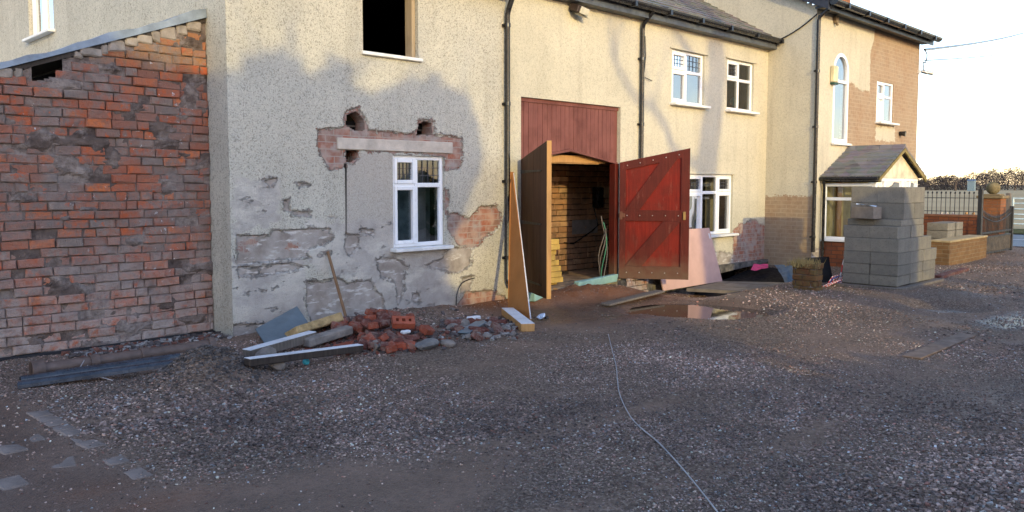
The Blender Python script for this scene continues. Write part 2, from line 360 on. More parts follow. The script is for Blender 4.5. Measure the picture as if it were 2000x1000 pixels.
# ------------------------------------------------------------------ walls
def wpos(o):
    p = Vector((0, 0, 0))
    while o: p += o.location; o = o.parent
    return p
def part(mb, name, mat, parent):                     # mesh given in world coordinates under an unrotated thing
    return mb.build(name, mat, parent, loc=-wpos(parent))
def sub(o, parent): o.parent = parent; o.location = -wpos(parent); return o
def wall_grid(u0, u1, z0, z1, res, rects=(), polys=(), depth=.12, top=None, map=None, fields=None, off=None):
    def axis(a, b, edges):
        g = list(np.linspace(a, b, max(2, int((b-a)/res)+1))); es = [e for e in edges if a < e < b]
        g = [t for t in g if all(abs(t-e) > res*.45 for e in es) or t in (a, b)]
        return np.array(sorted(set(g+es)))
    us = axis(u0, u1, [e for r in rects for e in r[:2]]); zs = axis(z0, z1, [e for r in rects for e in r[2:]])
    U, Z = np.meshgrid(us, zs, indexing='ij'); cu = (us[:-1]+us[1:])/2; cz = (zs[:-1]+zs[1:])/2
    CU, CZ = np.meshgrid(cu, cz, indexing='ij'); keep = np.ones(CU.shape, bool)
    for r in rects: keep &= ~((CU > r[0]) & (CU < r[1]) & (CZ > r[2]) & (CZ < r[3]))
    for p in polys: keep &= (poly_sdf(CU, CZ, p)+.02*fbm(CU*25, CZ*25, 5)) < 0
    if top is not None: keep &= CZ < top(CU)
    nz = len(zs); I = np.arange(U.size).reshape(U.shape)
    A = I[:-1, :-1][keep]; B = I[1:, :-1][keep]; Cc = I[1:, 1:][keep]; D = I[:-1, 1:][keep]
    Fq = np.stack([A, B, Cc, D], 1); Uf, Zf = U.ravel(), Z.ravel()
    O = off(Uf, Zf) if off is not None else np.zeros(Uf.size)
    kp = np.pad(keep, 1, constant_values=True)
    ex = []
    k = kp[1:-1, 1:-1]
    for (di, dj, e0, e1) in ((-1, 0, (0, 0), (0, 1)), (1, 0, (1, 1), (1, 0)), (0, -1, (1, 0), (0, 0)), (0, 1, (0, 1), (1, 1))):
        nb = kp[1+di:kp.shape[0]-1+di, 1+dj:kp.shape[1]-1+dj]
        ii, jj = np.nonzero(k & ~nb)
        if len(ii): ex.append(np.stack([I[ii+e0[0], jj+e0[1]], I[ii+e1[0], jj+e1[1]]], 1))
    V = np.stack([Uf, O, Zf], 1); att = {nm: fn for nm, fn in (fields(Uf, Zf) if fields else {}).items()}
    if ex and depth:
        E = np.concatenate(ex); uniq, inv = np.unique(E.ravel(), return_inverse=True); inv = inv.reshape(E.shape); base = len(V)
        V2 = V[uniq].copy(); V2[:, 1] += depth
        Fq = np.concatenate([Fq, np.stack([E[:, 0], E[:, 1], inv[:, 1]+base, inv[:, 0]+base], 1)])
        att = {nm: np.concatenate([a, a[uniq]]) for nm, a in att.items()}; V = np.concatenate([V, V2])
    used = np.unique(Fq); rem = np.full(len(V), -1); rem[used] = np.arange(len(used)); Fq = rem[Fq]; V = V[used]
    att = {nm: a[used] for nm, a in att.items()}
    if map is not None: V = map(V)
    return V, Fq, att
def merge_meshes(parts):
    Vs, Fs, names = [], [], set(); b = 0
    for V, Fq, a in parts: names |= set(a)
    at = {n_: [] for n_ in names}
    for V, Fq, a in parts:
        Vs.append(V); Fs.append(Fq+b); b += len(V)
        for n_ in names: at[n_].append(a.get(n_, np.zeros(len(V))))
    return np.concatenate(Vs), np.concatenate(Fs), {n_: np.concatenate(v) for n_, v in at.items()}
def facing(Y): return lambda V: np.stack([V[:, 0], Y+V[:, 1], V[:, 2]], 1)
def leftface(X): return lambda V: np.stack([X+V[:, 1], -V[:, 0], V[:, 2]], 1)      # u = -Y
def soft(u, z, polys):
    s = np.full(np.shape(u), -9.0)
    for p in polys: s = np.maximum(s, poly_sdf(u, z, p))
    return np.clip(.5+s*4, 0, 1)
def room(root, x0, x1, y0, y1, z0, z1, mat, name='room_shell'):
    m = MB(); t = .05
    m.box(x0, x1, y1, y1+t, z0, z1); m.box(x0-t, x0, y0, y1+t, z0, z1); m.box(x1, x1+t, y0, y1+t, z0, z1)
    m.box(x0-t, x1+t, y0, y1+t, z0-t, z0); m.box(x0-t, x1+t, y0, y1+t, z1, z1+t)
    return part(m, name, mat, root)
def window(root, x0, x1, z0, z1, Y, cols, rows, sashes=(), lattice=(), glass=None, sill=True, label=None, fw=.05, to_world=None):
    """white casement: frame, sash frames, panes, leaded bars"""
    def B(m, a0, a1, y0, y1, b0, b1): m.bbox(a0, a1, y0, y1, b0, b1, .006)
    W, Hh = x1-x0, z1-z0
    cx = [x0+W*c for c in cols]; rz = [z0+Hh*r for r in rows]
    fr = MB(); B(fr, x0, x0+fw, Y, Y+.07, z0, z1); B(fr, x1-fw, x1, Y, Y+.07, z0, z1)
    B(fr, x0+fw, x1-fw, Y+.001, Y+.069, z1-fw, z1); B(fr, x0+fw, x1-fw, Y+.001, Y+.069, z0, z0+fw)
    ex = [x0+fw]+cx+[x1-fw]; ez = [z0+fw]+rz+[z1-fw]; hw = fw*.55
    for c in cx: B(fr, c-hw, c+hw, Y+.002, Y+.066, z0+fw, z1-fw)
    for r in rz:
        for i in range(len(ex)-1): B(fr, ex[i]+(hw if i else 0), ex[i+1]-(hw if i < len(ex)-2 else 0), Y+.003, Y+.065, r-hw, r+hw)
    f = part(fr, 'window', M_pvc, root)
    if label: f['label'] = label
    pn = MB(); SH, LT = [], []
    for i in range(len(ex)-1):
        for j in range(len(ez)-1):
            a0 = ex[i]+(hw if i else 0); a1 = ex[i+1]-(hw if i < len(ex)-2 else 0); b0 = ez[j]+(hw if j else 0); b1 = ez[j+1]-(hw if j < len(ez)-2 else 0)
            tl = RND.uniform(-.004, .004)
            if (i, j) in sashes:
                s_ = .035; sh = MB(); SH.append(sh)
                B(sh, a0-.012, a0+s_, Y-.014, Y+.05, b0-.012, b1+.012); B(sh, a1-s_, a1+.012, Y-.014, Y+.05, b0-.012, b1+.012)
                B(sh, a0+s_, a1-s_, Y-.013, Y+.049, b0-.012, b0+s_); B(sh, a0+s_, a1-s_, Y-.013, Y+.049, b1-s_, b1+.012)
                a0 += s_; a1 -= s_; b0 += s_; b1 -= s_
            pn.add([(a0, Y+.03+tl, b0), (a1, Y+.03-tl, b0), (a1, Y+.03-tl, b1), (a0, Y+.03+tl, b1)], [(0, 1, 2, 3)])
            if (i, j) in lattice:
                lt = MB(); LT.append(lt)
                for k in range(1, 4):
                    xx = a0+(a1-a0)*k/4; lt.box(xx-.004, xx+.004, Y+.02, Y+.0255, b0, b1)
                for k in range(1, 3):
                    zz = b0+(b1-b0)*k/3; lt.box(a0, a1, Y+.021, Y+.0245, zz-.004, zz+.004)
    part(pn, 'pane', glass or M_glass, f)
    for sh in SH: part(sh, 'sash', M_pvc, f)
    for lt in LT: part(lt, 'lattice', M_lead, f)
    if sill: s_ = MB().bbox(x0-.05, x1+.05, Y-.16, Y+.03, z0-.045, z0-.002, .006); part(s_, 'sill', M_sill, f)
    return f
def gutter_mb(x0, x1, Y, z, r=.06):
    m = MB(); seg = 8; vs = []
    prof = [(Y-r*math.cos(a), z-r*math.sin(a)) for a in [math.pi*k/seg for k in range(seg+1)]]
    prof2 = [(Y-(r-.008)*math.cos(a), z-(r-.008)*math.sin(a)) for a in [math.pi*k/seg for k in range(seg+1)]]
    lo = prof+prof2[::-1]; n = len(lo)
    vs = [(x0, y, zz) for y, zz in lo]+[(x1, y, zz) for y, zz in lo]
    m.add(vs, [(i, (i+1) % n, (i+1) % n+n, i+n) for i in range(n)])
    h = len(prof)
    for xx, o in ((x0, 0), (x1, n)): m.add([(xx, y, zz) for y, zz in prof], [tuple(range(h))])
    k = x0+.5
    while k < x1: m.box(k-.03, k+.03, Y-r-.008, Y+r+.008, z-r-.008, z-.002); k += .95
    return m
def slate_roof(x0, x1, y0, z0, y1, z1, course=.2, thick=.018):
    """stepped courses climbing from eave (y0,z0) to ridge (y1,z1), each course of single slates"""
    m = MB(); L = math.hypot(y1-y0, z1-z0); k = int(L/course); dy, dz = (y1-y0)/L, (z1-z0)/L; ny, nz = -dz, dy
    m.add([(x0, y0, z0-.03), (x1, y0, z0-.03), (x1, y1, z1-.03), (x0, y1, z1-.03)], [(0, 1, 2, 3)])
    for i in range(k):
        a, b = i*course, min(L, (i+1)*course+.05); xx = x0-(.15 if i % 2 else 0)
        while xx < x1:
            xa, xb = max(x0, xx+.002), min(x1, xx+.298); j = RND.uniform(0, .007)
            if xb > xa+.01:
                p = lambda t, o: (y0+dy*t+ny*o, z0+dz*t+nz*o)
                q = [p(a-RND.uniform(0, .012), thick+.01+j), p(b, .004), p(b, -.004), p(a, .002)]
                m.add([(xa, *c) for c in q]+[(xb, *c) for c in q], [(0, 1, 2, 3), (7, 6, 5, 4), (0, 4, 5, 1), (3, 2, 6, 7), (0, 3, 7, 4)])
            xx += .3
    return m
def brick_panel(u0, u1, z0, z1, P, bl=.236, ch=.088, gap=.012, jit=.006, skip=0.0, top=None, seed=1, chunk=.5):
    """single bricks as chamfered boxes. P(u,o,z) -> world. returns brick arrays with a random value per brick"""
    rg = random.Random(seed); V, Fq, A = [], [], []
    rows = int((z1-z0)/ch)+1
    for r in range(rows):
        b0 = z0+r*ch; b1 = b0+ch-gap
        u = u0-(bl/2 if r % 2 else 0)-rg.uniform(0, .05)
        while u < u1:
            L = bl*(.5 if rg.random() < .16 else 1)*rg.uniform(.93, 1.06)
            a0, a1 = max(u0, u), min(u1, u+L-gap); u += L
            if a1-a0 < .03 or rg.random() < skip: continue
            tz = top(( a0+a1)/2) if top else 1e9
            if b0+ch*.4 > tz: continue
            bb1 = min(b1, tz, z1)
            if bb1-b0 < .02: continue
            o = rg.gauss(0, jit); ti = rg.gauss(0, .004); e = .008; q = lambda: rg.gauss(0, .0055)
            base = len(V)
            for (du, dz, oo) in ((0, 0, .02), (1, 0, .02), (1, 1, .02), (0, 1, .02)): V.append(P((a0, a1)[du]+q(), oo, (b0, bb1)[dz]+q()))
            for (du, dz) in ((0, 0), (1, 0), (1, 1), (0, 1)): V.append(P((a0, a1)[du]+q()*.5, -.004+o, (b0, bb1)[dz]+q()*.5))
            for (du, dz) in ((0, 0), (1, 0), (1, 1), (0, 1)):
                V.append(P((a0+e*rg.uniform(.6, 2), a1-e*rg.uniform(.6, 2))[du], -.013+o+ti*(du*2-1)+q()*.5, (b0+e*rg.uniform(.5, 1.5), bb1-e*rg.uniform(.5, 1.5))[dz]))
            for k in range(4):
                Fq.append((base+k, base+(k+1) % 4, base+4+(k+1) % 4, base+4+k)); Fq.append((base+4+k, base+4+(k+1) % 4, base+8+(k+1) % 4, base+8+k))
            Fq.append((base+8, base+9, base+10, base+11)); A += [rg.random()]*12
    return np.array(V), np.array(Fq), {'rnd': np.array(A)}

# ================================================================== LEFT HOUSE
HPX = ([(678, 224), (699, 216), (714, 238), (716, 255), (700, 257), (678, 246)], [(820, 241), (832, 236), (845, 240), (846, 264), (815, 264)], [(677, 293), (702, 294), (700, 308), (688, 317), (677, 316)])
def Z7(pts): return [F(420+x/2.2724, 200+y/2.2724) for x, y in pts]
house1 = empty('rendered_house', (XL, YF, 0), 0, 'cream pebbledash house with peeling render and a gaping dark opening upstairs', 'house')
oL, oR, oB = F(709, 100)[0], F(817, 121)[0], 3.14
w1 = (*F(767, 303), *F(869, 478)); W1 = (w1[0], w1[2], w1[3], w1[1])
G1 = [Z7(p) for p in (
    [(95, 588), (240, 590), (262, 568), (420, 560), (512, 563), (522, 612), (480, 640), (400, 662), (424, 688), (290, 700), (100, 722)],
    [(408, 800), (540, 780), (600, 800), (690, 790), (742, 860), (752, 950), (600, 975), (430, 975), (402, 900)],
    [(720, 702), (790, 690), (862, 730), (842, 760), (846, 830), (812, 892), (800, 805), (738, 770)],
    [(940, 722), (1010, 690), (1040, 645), (1150, 640), (1140, 720), (1080, 758), (1010, 742)],
    [(580, 580), (640, 590), (640, 640), (600, 682), (578, 640)], [(640, 565), (705, 562), (710, 585), (650, 590)],
    [(210, 345), (275, 340), (247, 382)], [(365, 358), (420, 362), (425, 372), (375, 373)], [(305, 440), (330, 430), (335, 480), (312, 480)], [(345, 480), (430, 488), (420, 505), (350, 500)],
    [(690, 972), (1060, 912), (1062, 1010), (690, 1010)], [(880, 850), (905, 850), (910, 890), (885, 890)],
    [(60, 985), (220, 985), (690, 975), (690, 1060), (60, 1100)],
    [(100, 735), (330, 715), (420, 728), (330, 752), (110, 775)], [(650, 868), (690, 872), (680, 910), (645, 905)], [(1100, 780), (1150, 770), (1130, 840), (1090, 850)])]
B1 = [[F(*((sum(a for a, b in q)/len(q))+(x-sum(a for a, b in q)/len(q))*1.3, (sum(b for a, b in q)/len(q))+(y-sum(b for a, b in q)/len(q))*1.3)) if False else F(sum(a for a, b in q)/len(q)+(x-sum(a for a, b in q)/len(q))*1.3, sum(b for a, b in q)/len(q)+(y-sum(b for a, b in q)/len(q))*1.3) for x, y in q] for q in HPX]+[Z7(p) for p in (
    [(452, 120), (580, 108), (690, 122), (760, 130), (900, 142), (1040, 145), (1098, 160), (1100, 245), (1092, 295), (1022, 298), (1020, 238), (640, 210), (585, 215), (585, 288), (520, 300), (488, 265), (458, 200)],
    [(1030, 500), (1060, 488), (1130, 512), (1180, 462), (1252, 458), (1272, 500), (1262, 560), (1200, 602), (1160, 640), (1090, 645), (1060, 602), (1033, 562)],
    [(106, 630), (180, 600), (192, 625), (150, 648), (162, 670), (112, 665)], [(1022, 390), (1036, 390), (1036, 500), (1022, 500)],
    [(1095, 875), (1115, 842), (1230, 838), (1330, 880), (1330, 1010), (1050, 1010), (1062, 925)], [(330, 625), (375, 625), (372, 650), (330, 650)])]
IN1 = [Z7([(580, 225), (792, 225), (792, 640), (720, 600), (580, 580)])]
WH1 = [Z7(p) for p in ([(72, 690), (410, 690), (410, 1000), (60, 1000)], [(80, 330), (280, 330), (290, 520), (80, 600)], [(400, 520), (780, 520), (1030, 640), (1060, 900), (740, 960), (560, 770), (400, 700)])]
CR1 = [Z7([(576, 270), (584, 270), (585, 585), (580, 585)])]
HOLES = [[F(*p) for p in q] for q in HPX] if True else [[F(*p) for p in q] for q in ([(678, 224), (699, 216), (714, 238), (716, 255), (700, 257), (678, 246)], [(820, 241), (832, 236), (845, 240), (846, 264), (815, 264)], [(677, 293), (702, 294), (700, 308), (688, 317), (677, 316)])]
def rag(u, z, polys, lo=.5, amp=.12): return np.clip(soft(u, z, polys)+amp*1.4*fbm(u*9, z*13, 3, 5), 0, 1)
def f1(u, z): return {'grey': rag(u, z, G1), 'brick': rag(u, z, B1, amp=.09), 'infill': soft(u, z, IN1), 'white': rag(u, z, WH1, amp=.5), 'crack': np.clip(.5+24*poly_sdf(u, z, CR1[0]), 0, 1)}
def o1(u, z):
    g = np.clip((np.maximum(rag(u, z, G1), rag(u, z, B1, amp=.09))-.47)/.05, 0, 1)
    return .020*g+.006*fbm(u*3, z*3, 9)+.10*np.clip(.02-z, 0, .1)
V, Q, A = wall_grid(XL, XM, -.25, 4.2, .014, [(oL, oR, oB, 3.95), W1], HOLES, .2, fields=f1, off=o1, map=facing(YF))
sidewin = (-onX(105, 60, XL).y, -onX(57, 75, XL).y)
V2, Q2, A2 = wall_grid(-21, -YF, -.25, 8.2, .12, [(-14.8, -13.55, 3.9, 5.2)], (), .15, top=lambda u: np.minimum(4.13+.62*(-u-YF), 4.13+.62*(21+u)), map=leftface(XL+.0), fields=lambda u, z: {})
V, Q, A = merge_meshes([(V, Q, A), (V2[:, [0, 1, 2]], Q2, A2)])
o = fast_mesh('wall', V, Q, M_render, None, A); sub(o, house1)
part(MB().box(XL+.02, XM, 20.9, 21.0, -.2, 4.1).box(XM-.05, XM-.002, YF+.3, 20.9, -.2, 4.1), 'back_wall', M_render2, house1)
room(house1, XL+.35, XM-.2, YF+.21, 12, 2.35, 4.0, M_void); room(house1, XL+.35, XM-.2, YF+.215, 11, .1, 2.28, M_room)  # upper shell near black, the opening's darkness is in its colour
part(MB().bbox(oL-.03, oR+.04, YF-.05, YF+.2, oB-.035, oB+.005, .006), 'window_sill', M_sill, house1)
part(MB().bbox(oR-.055, oR-.004, YF+.05, YF+.19, oB+.006, 3.94, .005), 'bare_window_jamb', wood_mat('aged_softwood', (.34, .26, .16), (.46, .36, .24), .8), house1)
ln = [F(660, 266), F(885, 281), F(885, 302), F(662, 290)]; zl = (1.995, 2.105)
part(MB().bbox(F(660, 280)[0], F(885, 290)[0], YF-.004, YF+.12, F(700, 293)[1], F(700, 270)[1], .008, jit=.006), 'concrete_lintel', M_concrete, house1)
window(house1, *W1[:2], *W1[2:], YF+.035, (.47,), (.68,), [(0, 0), (0, 1)], [(1, 1), (0, 1)], M_glass)
cu = MB()
for cx in (W1[0]+.06, W1[1]-.2):
    P_ = [(cx+.14*k/12, YF+.33+.02*math.sin(k*1.9)) for k in range(13)]
    cu.add([(x, y, zz) for x, y in P_ for zz in (W1[2]-.1, W1[3])], [(2*k, 2*k+2, 2*k+3, 2*k+1) for k in range(12)])
part(cu, 'curtain', plain('grey_curtain', (.30, .32, .32), .9, .1), house1)
part(MB().box(W1[0]-.1, W1[1]+.1, YF+.42, YF+.425, W1[2]-.1, W1[3]+.1), 'tone_panel', plain('teal_grey_tone', (.16, .21, .22), .9, .1, .5, 5), house1)  # added panel behind the glass, lifts the dark panes to teal grey
# side window high on the left gable
sw = window(house1, 0, 1.25, 0, 1.3, 0, (.5,), (), [(0, 0)], [], M_glass_sky)
sw.location = Vector((0, 0, 0)); sw.parent = None
for ob in [sw]+list(sw.children):
    me = ob.data
    for v in me.vertices:
        c_ = v.co+(Vector((0, 0, 0)) if True else 0); v.co = Vector((XL+.06+c_.y, 14.8-c_.x, 3.9+c_.z))
    me.flip_normals() if False else None; ob.location = (0, 0, 0)
sub(sw, house1); sw['label'] = 'white framed window high on the left gable wall'
part(MB().add([(XL-.15, YF-.28, 4.13), (XM+.03, YF-.28, 4.13), (XM+.03, 14.5, 8.22), (XL-.15, 14.5, 8.22), (XL-.15, 21.3, 4.0), (XM+.03, 21.3, 4.0)], [(0, 1, 2, 3), (3, 2, 5, 4)]), 'roof', M_slate, house1)
part(gutter_mb(XL-.1, XM+.06, YF-.13, 4.2), 'gutter', M_blackplastic, house1)
def downpipe(root, X, Y, ztop, zbot, r=.034, shoe=True, name='downpipe', swan=.1):
    m = MB(); p = [(X, Y-swan, ztop), (X, Y-swan, ztop-.06), (X, Y-.02, ztop-.22), (X, Y, ztop-.3), (X, Y, zbot+.08)]
    if shoe: p += [(X, Y-.02, zbot+.03), (X-.01, Y-.1, zbot)]
    m.tube(p, r, 10)
    z = zbot+.35
    while z < ztop-.35: m.tube([(X, Y, z), (X, Y, z+.05)], r+.008, 10); m.box(X-.06, X+.06, Y+.02, Y+.05, z+.005, z+.04); z += 1.05
    m.tube([(X, Y-swan, ztop-.05), (X, Y-swan, ztop+.01)], r+.012, 10)
    return part(m, name, M_blackplastic, root)
downpipe(house1, XM-.02, YF-.055, 4.17, .22, .036)

# ================================================================== LEAN-TO AT THE LEFT
YB = 8.5
shed = empty('brick_lean_to', (0, YB, 0), 0, 'weathered old brick lean-to with red, grey and lime stained bricks under a sloping lead verge', 'outbuilding')
a_ = onY(403, 40, YB); b_ = onY(0, 142, YB); sl = (a_.z-b_.z)/(a_.x-b_.x)
def ztop(x): return a_.z-.02+sl*(x-a_.x)
X_L = -1.6
def bt(x): return ztop(x)-.03-(.10 if 2.28 < x < 2.52 else 0)-.03*RND.random()
V, Q, A = brick_panel(X_L, XL-.005, .03, 3.5, lambda u, o_, z: (u, YB+o_+.012*float(fbm(u*2, z*2, 3)), z+.03*float(fbm(u*1.3, z*.9, 8))), seed=4, skip=.008, top=bt, jit=.011, gap=.008)
sub(fast_mesh('brickwork', V, Q, M_oldbrick, None, A), shed)
V, Q, A = wall_grid(X_L, XL-.003, -.3, 3.5, .02, (), (), 0, top=lambda u: ztop(u)-.0-.14*((u > 2.27) & (u < 2.53)), map=facing(YB+.008), off=lambda u, z: .012*fbm(u*12, z*12, 4)-.029*np.clip((fbm(u*3.2, z*5.5, 14, 6)-.11)/.12, 0, 1))
sub(fast_mesh('mortar_bed', V, Q, M_mortar, None, A), shed)
m = MB(); m.box(X_L, XL-.004, YB-.05, YB+.05, -.3, .025); part(m, 'footing', plain('tarred_footing', (.03, .03, .033), .8, .2, .4, 8, .01, 40), shed)
M_leadsheet = plain('lead_sheet', (.20, .24, .28), .5, .45, .3, 7, .004, 14)
# roof slab with lead dressed over the verge, dark timber beneath
xs = np.linspace(X_L, XL-.004, 40); m = MB()
for i in range(39):
    x0, x1 = xs[i], xs[i+1]
    wv = lambda x: .015*math.sin(x*7)+.012*math.sin(x*17+1)
    t0, t1 = ztop(x0)+.05, ztop(x1)+.05; h0, h1 = .05+.045*(x0-2)/2+wv(x0)*.9, .05+.045*(x1-2)/2+wv(x1)*.9
    yb = lambda x: YB-.045-.01*math.sin(x*9)
    m.add([(x0, yb(x0), t0), (x1, yb(x1), t1), (x1, yb(x1)+.012, t1+h1), (x0, yb(x0)+.012, t0+h0), (x1, 17, t1+h1), (x0, 17, t0+h0)], [(0, 1, 2, 3), (3, 2, 4, 5)], 0)
rf = part(m, 'lead_verge', M_leadsheet, shed)
m = MB()
m.prism([(X_L, ztop(X_L)+.045), (XL-.006, ztop(XL)+.045), (XL-.006, ztop(XL)+.0), (X_L, ztop(X_L)+.0)], YB-.01, 17)
part(m, 'roof_deck', M_darkwood, shed)
m = MB(); x = 1.9
while x < 3.85:
    w_ = RND.uniform(.07, .2)
    if not 2.14 < x < 2.5: m.bbox(x, x+w_, YB-.02, YB+.04, ztop(x)-RND.uniform(.015, .055), ztop(x)+.02+sl*w_, .014, jit=.016)
    elif m.v: part(m, 'mortar_fillet', M_mortar_lt, shed); m = MB()
    x += w_-.01
part(m, 'mortar_fillet', M_mortar_lt, shed)
part(MB().prism([(X_L+.1, 0), (XL-.1, 0), (XL-.1, ztop(XL-.1)-.1), (X_L+.1, ztop(X_L+.1)-.1)], YB+.3, YB+.35), 'inner_wall', M_void, shed)
part(MB().box(X_L, X_L+.1, YB+.06, 17, -.2, ztop(X_L)-.02), 'side_wall', M_oldbrick, shed)

# ================================================================== MIDDLE HOUSE WITH THE CART DOORS
house2 = empty('coach_house', (XM, YF, 0), 0, 'cream middle house with slate roof and maroon boards over its cart doors', 'house')
D0, D1, DT = 8.23, 10.49, 2.82
U1 = (*F(1313, 95), *F(1375, 208)); U1 = (U1[0], U1[2], U1[3], U1[1]); U2 = (*F(1421, 114), *F(1471, 220)); U2 = (U2[0], U2[2], U2[3], U2[1])
Gw = (*F(1345, 340), *F(1430, 455)); Gw = (Gw[0], Gw[2], Gw[3], Gw[1])
B2 = [[F(*p) for p in q] for q in ([(1432, 450), (1446, 437), (1474, 428), (1490, 440), (1500, 440), (1500, 512), (1432, 512)],)]
G2 = [[F(*p) for p in q] for q in ([(1270, 505), (1345, 490), (1500, 498), (1500, 530), (1270, 560)], [(988, 590), (1020, 540), (1022, 610), (988, 640)])]
def f2(u, z): return {'grey': rag(u, z, G2), 'brick': rag(u, z, B2, amp=.14)}
V, Q, A = wall_grid(XM, XR, -.5, 4.5, .03, [(D0, D1, -.6, DT), (12.35, XR-.15, -.6, .03), U1, U2, Gw], (), .16, fields=f2, off=lambda u, z: .004*fbm(u*3, z*3, 2)+.002, map=facing(YF))
sub(fast_mesh('wall', V, Q, M_render2, None, A), house2)
window(house2, *U1[:2], *U1[2:], YF+.04, (.48,), (.62,), [(0, 0), (0, 1)], [(0, 1), (1, 1)], M_glass_sky, label='upstairs window reflecting pale blue sky')
window(house2, *U2[:2], *U2[2:], YF+.04, (.48,), (.62,), [(0, 1)], [(0, 1)], M_glass, label='upstairs window with dark panes near the inner corner')
window(house2, *Gw[:2], *Gw[2:], YF+.04, (.33, .67), (.70,), [(0, 0), (0, 1), (2, 0), (2, 1)], [(0, 1), (2, 1)], M_glass, label='ground floor three light window with cream curtains')
for nm, w in (('u1', U1), ('u2', U2), ('g', Gw)):
    part(MB().box(w[0]-.07, w[1]+.09, YF-.028, YF-.001, w[3]+.004, w[3]+.02), 'drip_ledge', M_render2, house2)
room(house2, 12.5, XR-.1, YF+.17, 12, .2, 2.4, M_room); room(house2, 11.2, XR-.1, YF+.17, 12, 2.5, 4.2, M_room)
cu = MB()
for cx, w_ in ((Gw[0]+.42, .3), (Gw[0]+1.05, .35)):
    P_ = [(cx+w_*k/16, YF+.3+.025*math.sin(k*1.7)) for k in range(17)]
    cu.add([(x, y, zz) for x, y in P_ for zz in (Gw[2]-.1, Gw[3])], [(2*k, 2*k+2, 2*k+3, 2*k+1) for k in range(16)])
part(cu, 'curtain', M_curtain, house2)
orn = MB(); bm = bmesh.new(); bmesh.ops.create_icosphere(bm, subdivisions=2, radius=.09); orn.from_bm(bm, 0, Matrix.Translation((U2[0]+.62, YF+.2, U2[2]+.2)), True)
part(orn, 'window_ornament', plain('turquoise_glass', (.05, .32, .38), .3, .5), house2)
# roof
zr = lambda y: 4.44+.585*(y-7.86)
part(slate_roof(XM-.0, XR-.003, 7.83, zr(7.83), 12.6, zr(12.6)), 'roof', M_slate, house2)
part(MB().box(XM, XR, 12.62, 12.7, -.2, zr(12.6)), 'back_wall', M_render2, house2)
part(MB().box(XM-.002, XM+.08, YF+.2, 12.6, 4.0, 4.6), 'party_wall', M_render2, house2)
part(MB().box(XM+.06, XR-.004, YF-.16, YF-.012, 4.25, 4.36).box(XM+.06, XR-.004, YF-.185, YF-.162, 4.25, 4.40), 'fascia', M_fascia, house2)
part(gutter_mb(XM+.08, XR-.02, YF-.27, 4.42, .075), 'gutter', M_blackplastic, house2)
downpipe(house2, F(1249, 200)[0], YF-.05, 4.40, .1, .034, True, swan=.19)
# boarded panel over the doors with an arched lower edge
ax_, az_ = 9.345, 2.13; zs_ = 1.955
def arch(x): return zs_+(az_-zs_)*max(0, 1-abs(x-ax_)/(D1-ax_) if x > ax_ else 1-abs(x-ax_)/(ax_-D0))
m = MB(); x = D0+.012
while x < D1-.02:
    w_ = min(.098, D1-.012-x); m.prism([(x+.004, arch(x+.004)), (x+w_-.002, arch(x+w_-.002)), (x+w_-.002, DT-.06), (x+.004, DT-.06)], YF+.06+RND.uniform(-.002, .002), YF+.085); x += w_
m.box(D0+.003, D1-.003, YF+.087, YF+.1, az_+.01, DT-.002)
m.box(D0+.003, D1-.003, YF+.045, YF+.086, DT-.058, DT-.002)
part(m, 'boarded_panel', M_maroon, house2)
m = MB()
for (xa, xb) in ((D0+.01, ax_), (ax_, D1-.01)): m.prism([(xa, arch(xa)-.035), (xb, arch(xb)-.035), (xb, arch(xb)-.003), (xa, arch(xa)-.003)], YF+.045, YF+.11)
part(m, 'arch_trim', M_maroon, house2)
m = MB(); m.bbox(D1-.1, D1-.004, YF+.02, YF+.14, .08, 1.93, .006); part(m, 'door_jamb', M_redframe, house2)
m = MB(); m.bbox(D0+.004, D0+.08, YF+.02, YF+.14, .05, 1.93, .006); part(m, 'door_jamb', M_redframe, house2)
m = MB(); m.bbox(D0+.1, D1-.12, YF+.2, YF+.3, 1.93, 2.04, .006); m.bbox(D0+.1, D1-.3, YF+.19, YF+.199, 1.915, 1.925, .001); part(m, 'timber_lintel', M_pine, house2)
# interior behind the doors
YI = 9.72
V, Q, A = brick_panel(D0-.4, 12.38, -.05, 2.9, lambda u, o_, z: (u, YI+o_, z), bl=.24, ch=.1, gap=.014, seed=9, jit=.004)
M_inbrick = N('tan_interior_brick', .9, .1); M_inbrick.col(M_inbrick.mix(M_inbrick.mr(M_inbrick.noise(6, 5), .35, .7), M_inbrick.ramp(M_inbrick.attr('rnd'), [(0, (.44, .24, .125)), (.5, (.34, .18, .10)), (1, (.50, .31, .18))]), (.22, .14, .09))); M_inbrick = M_inbrick.mat
sub(fast_mesh('interior_brickwork', V, Q, M_inbrick, None, A), house2)
m = MB(); m.box(D0-.5, 12.4, YI+.012, YI+.1, -.3, 3.0); m.box(D0-.6, D0-.5, YF+.17, YI, -.3, 3); m.box(12.39, 12.43, YF+.17, YI, -.3, 3); m.box(D0-.6, 12.42, YF+.17, YI+.1, 2.9, 2.98)
part(m, 'interior_wall', plain('dark_mortar', (.045, .035, .028), .95, .1, .3, 9), house2)
m = MB(); m.box(D0-.5, 12.38, YF+.165, YI-.02, -.3, .04); part(m, 'interior_floor', plain('dusty_floor', (.34, .25, .16), .9, .1, .4, 7, .01, 50), house2)
bi = lambda px, py: onY(px, py, YI-.03)
def inbox(name, px0, px1, py0, py1, dep, mat, bv=.008):
    a = bi(px0, py1); b = bi(px1, py0); return part(MB().bbox(a.x, b.x, YI-.02-dep, YI-.021, a.z, b.z, bv), name, mat, house2)
inbox('electric_meter', 1157, 1169, 366, 406, .14, M_blackplastic); inbox('fuse_box', 1171, 1190, 364, 386, .12, plain('beige_plastic', (.30, .22, .14), .5))
inbox('cement_patch', 1118, 1168, 428, 458, .004, plain('cement_patch', (.22, .20, .18), .9), .002)
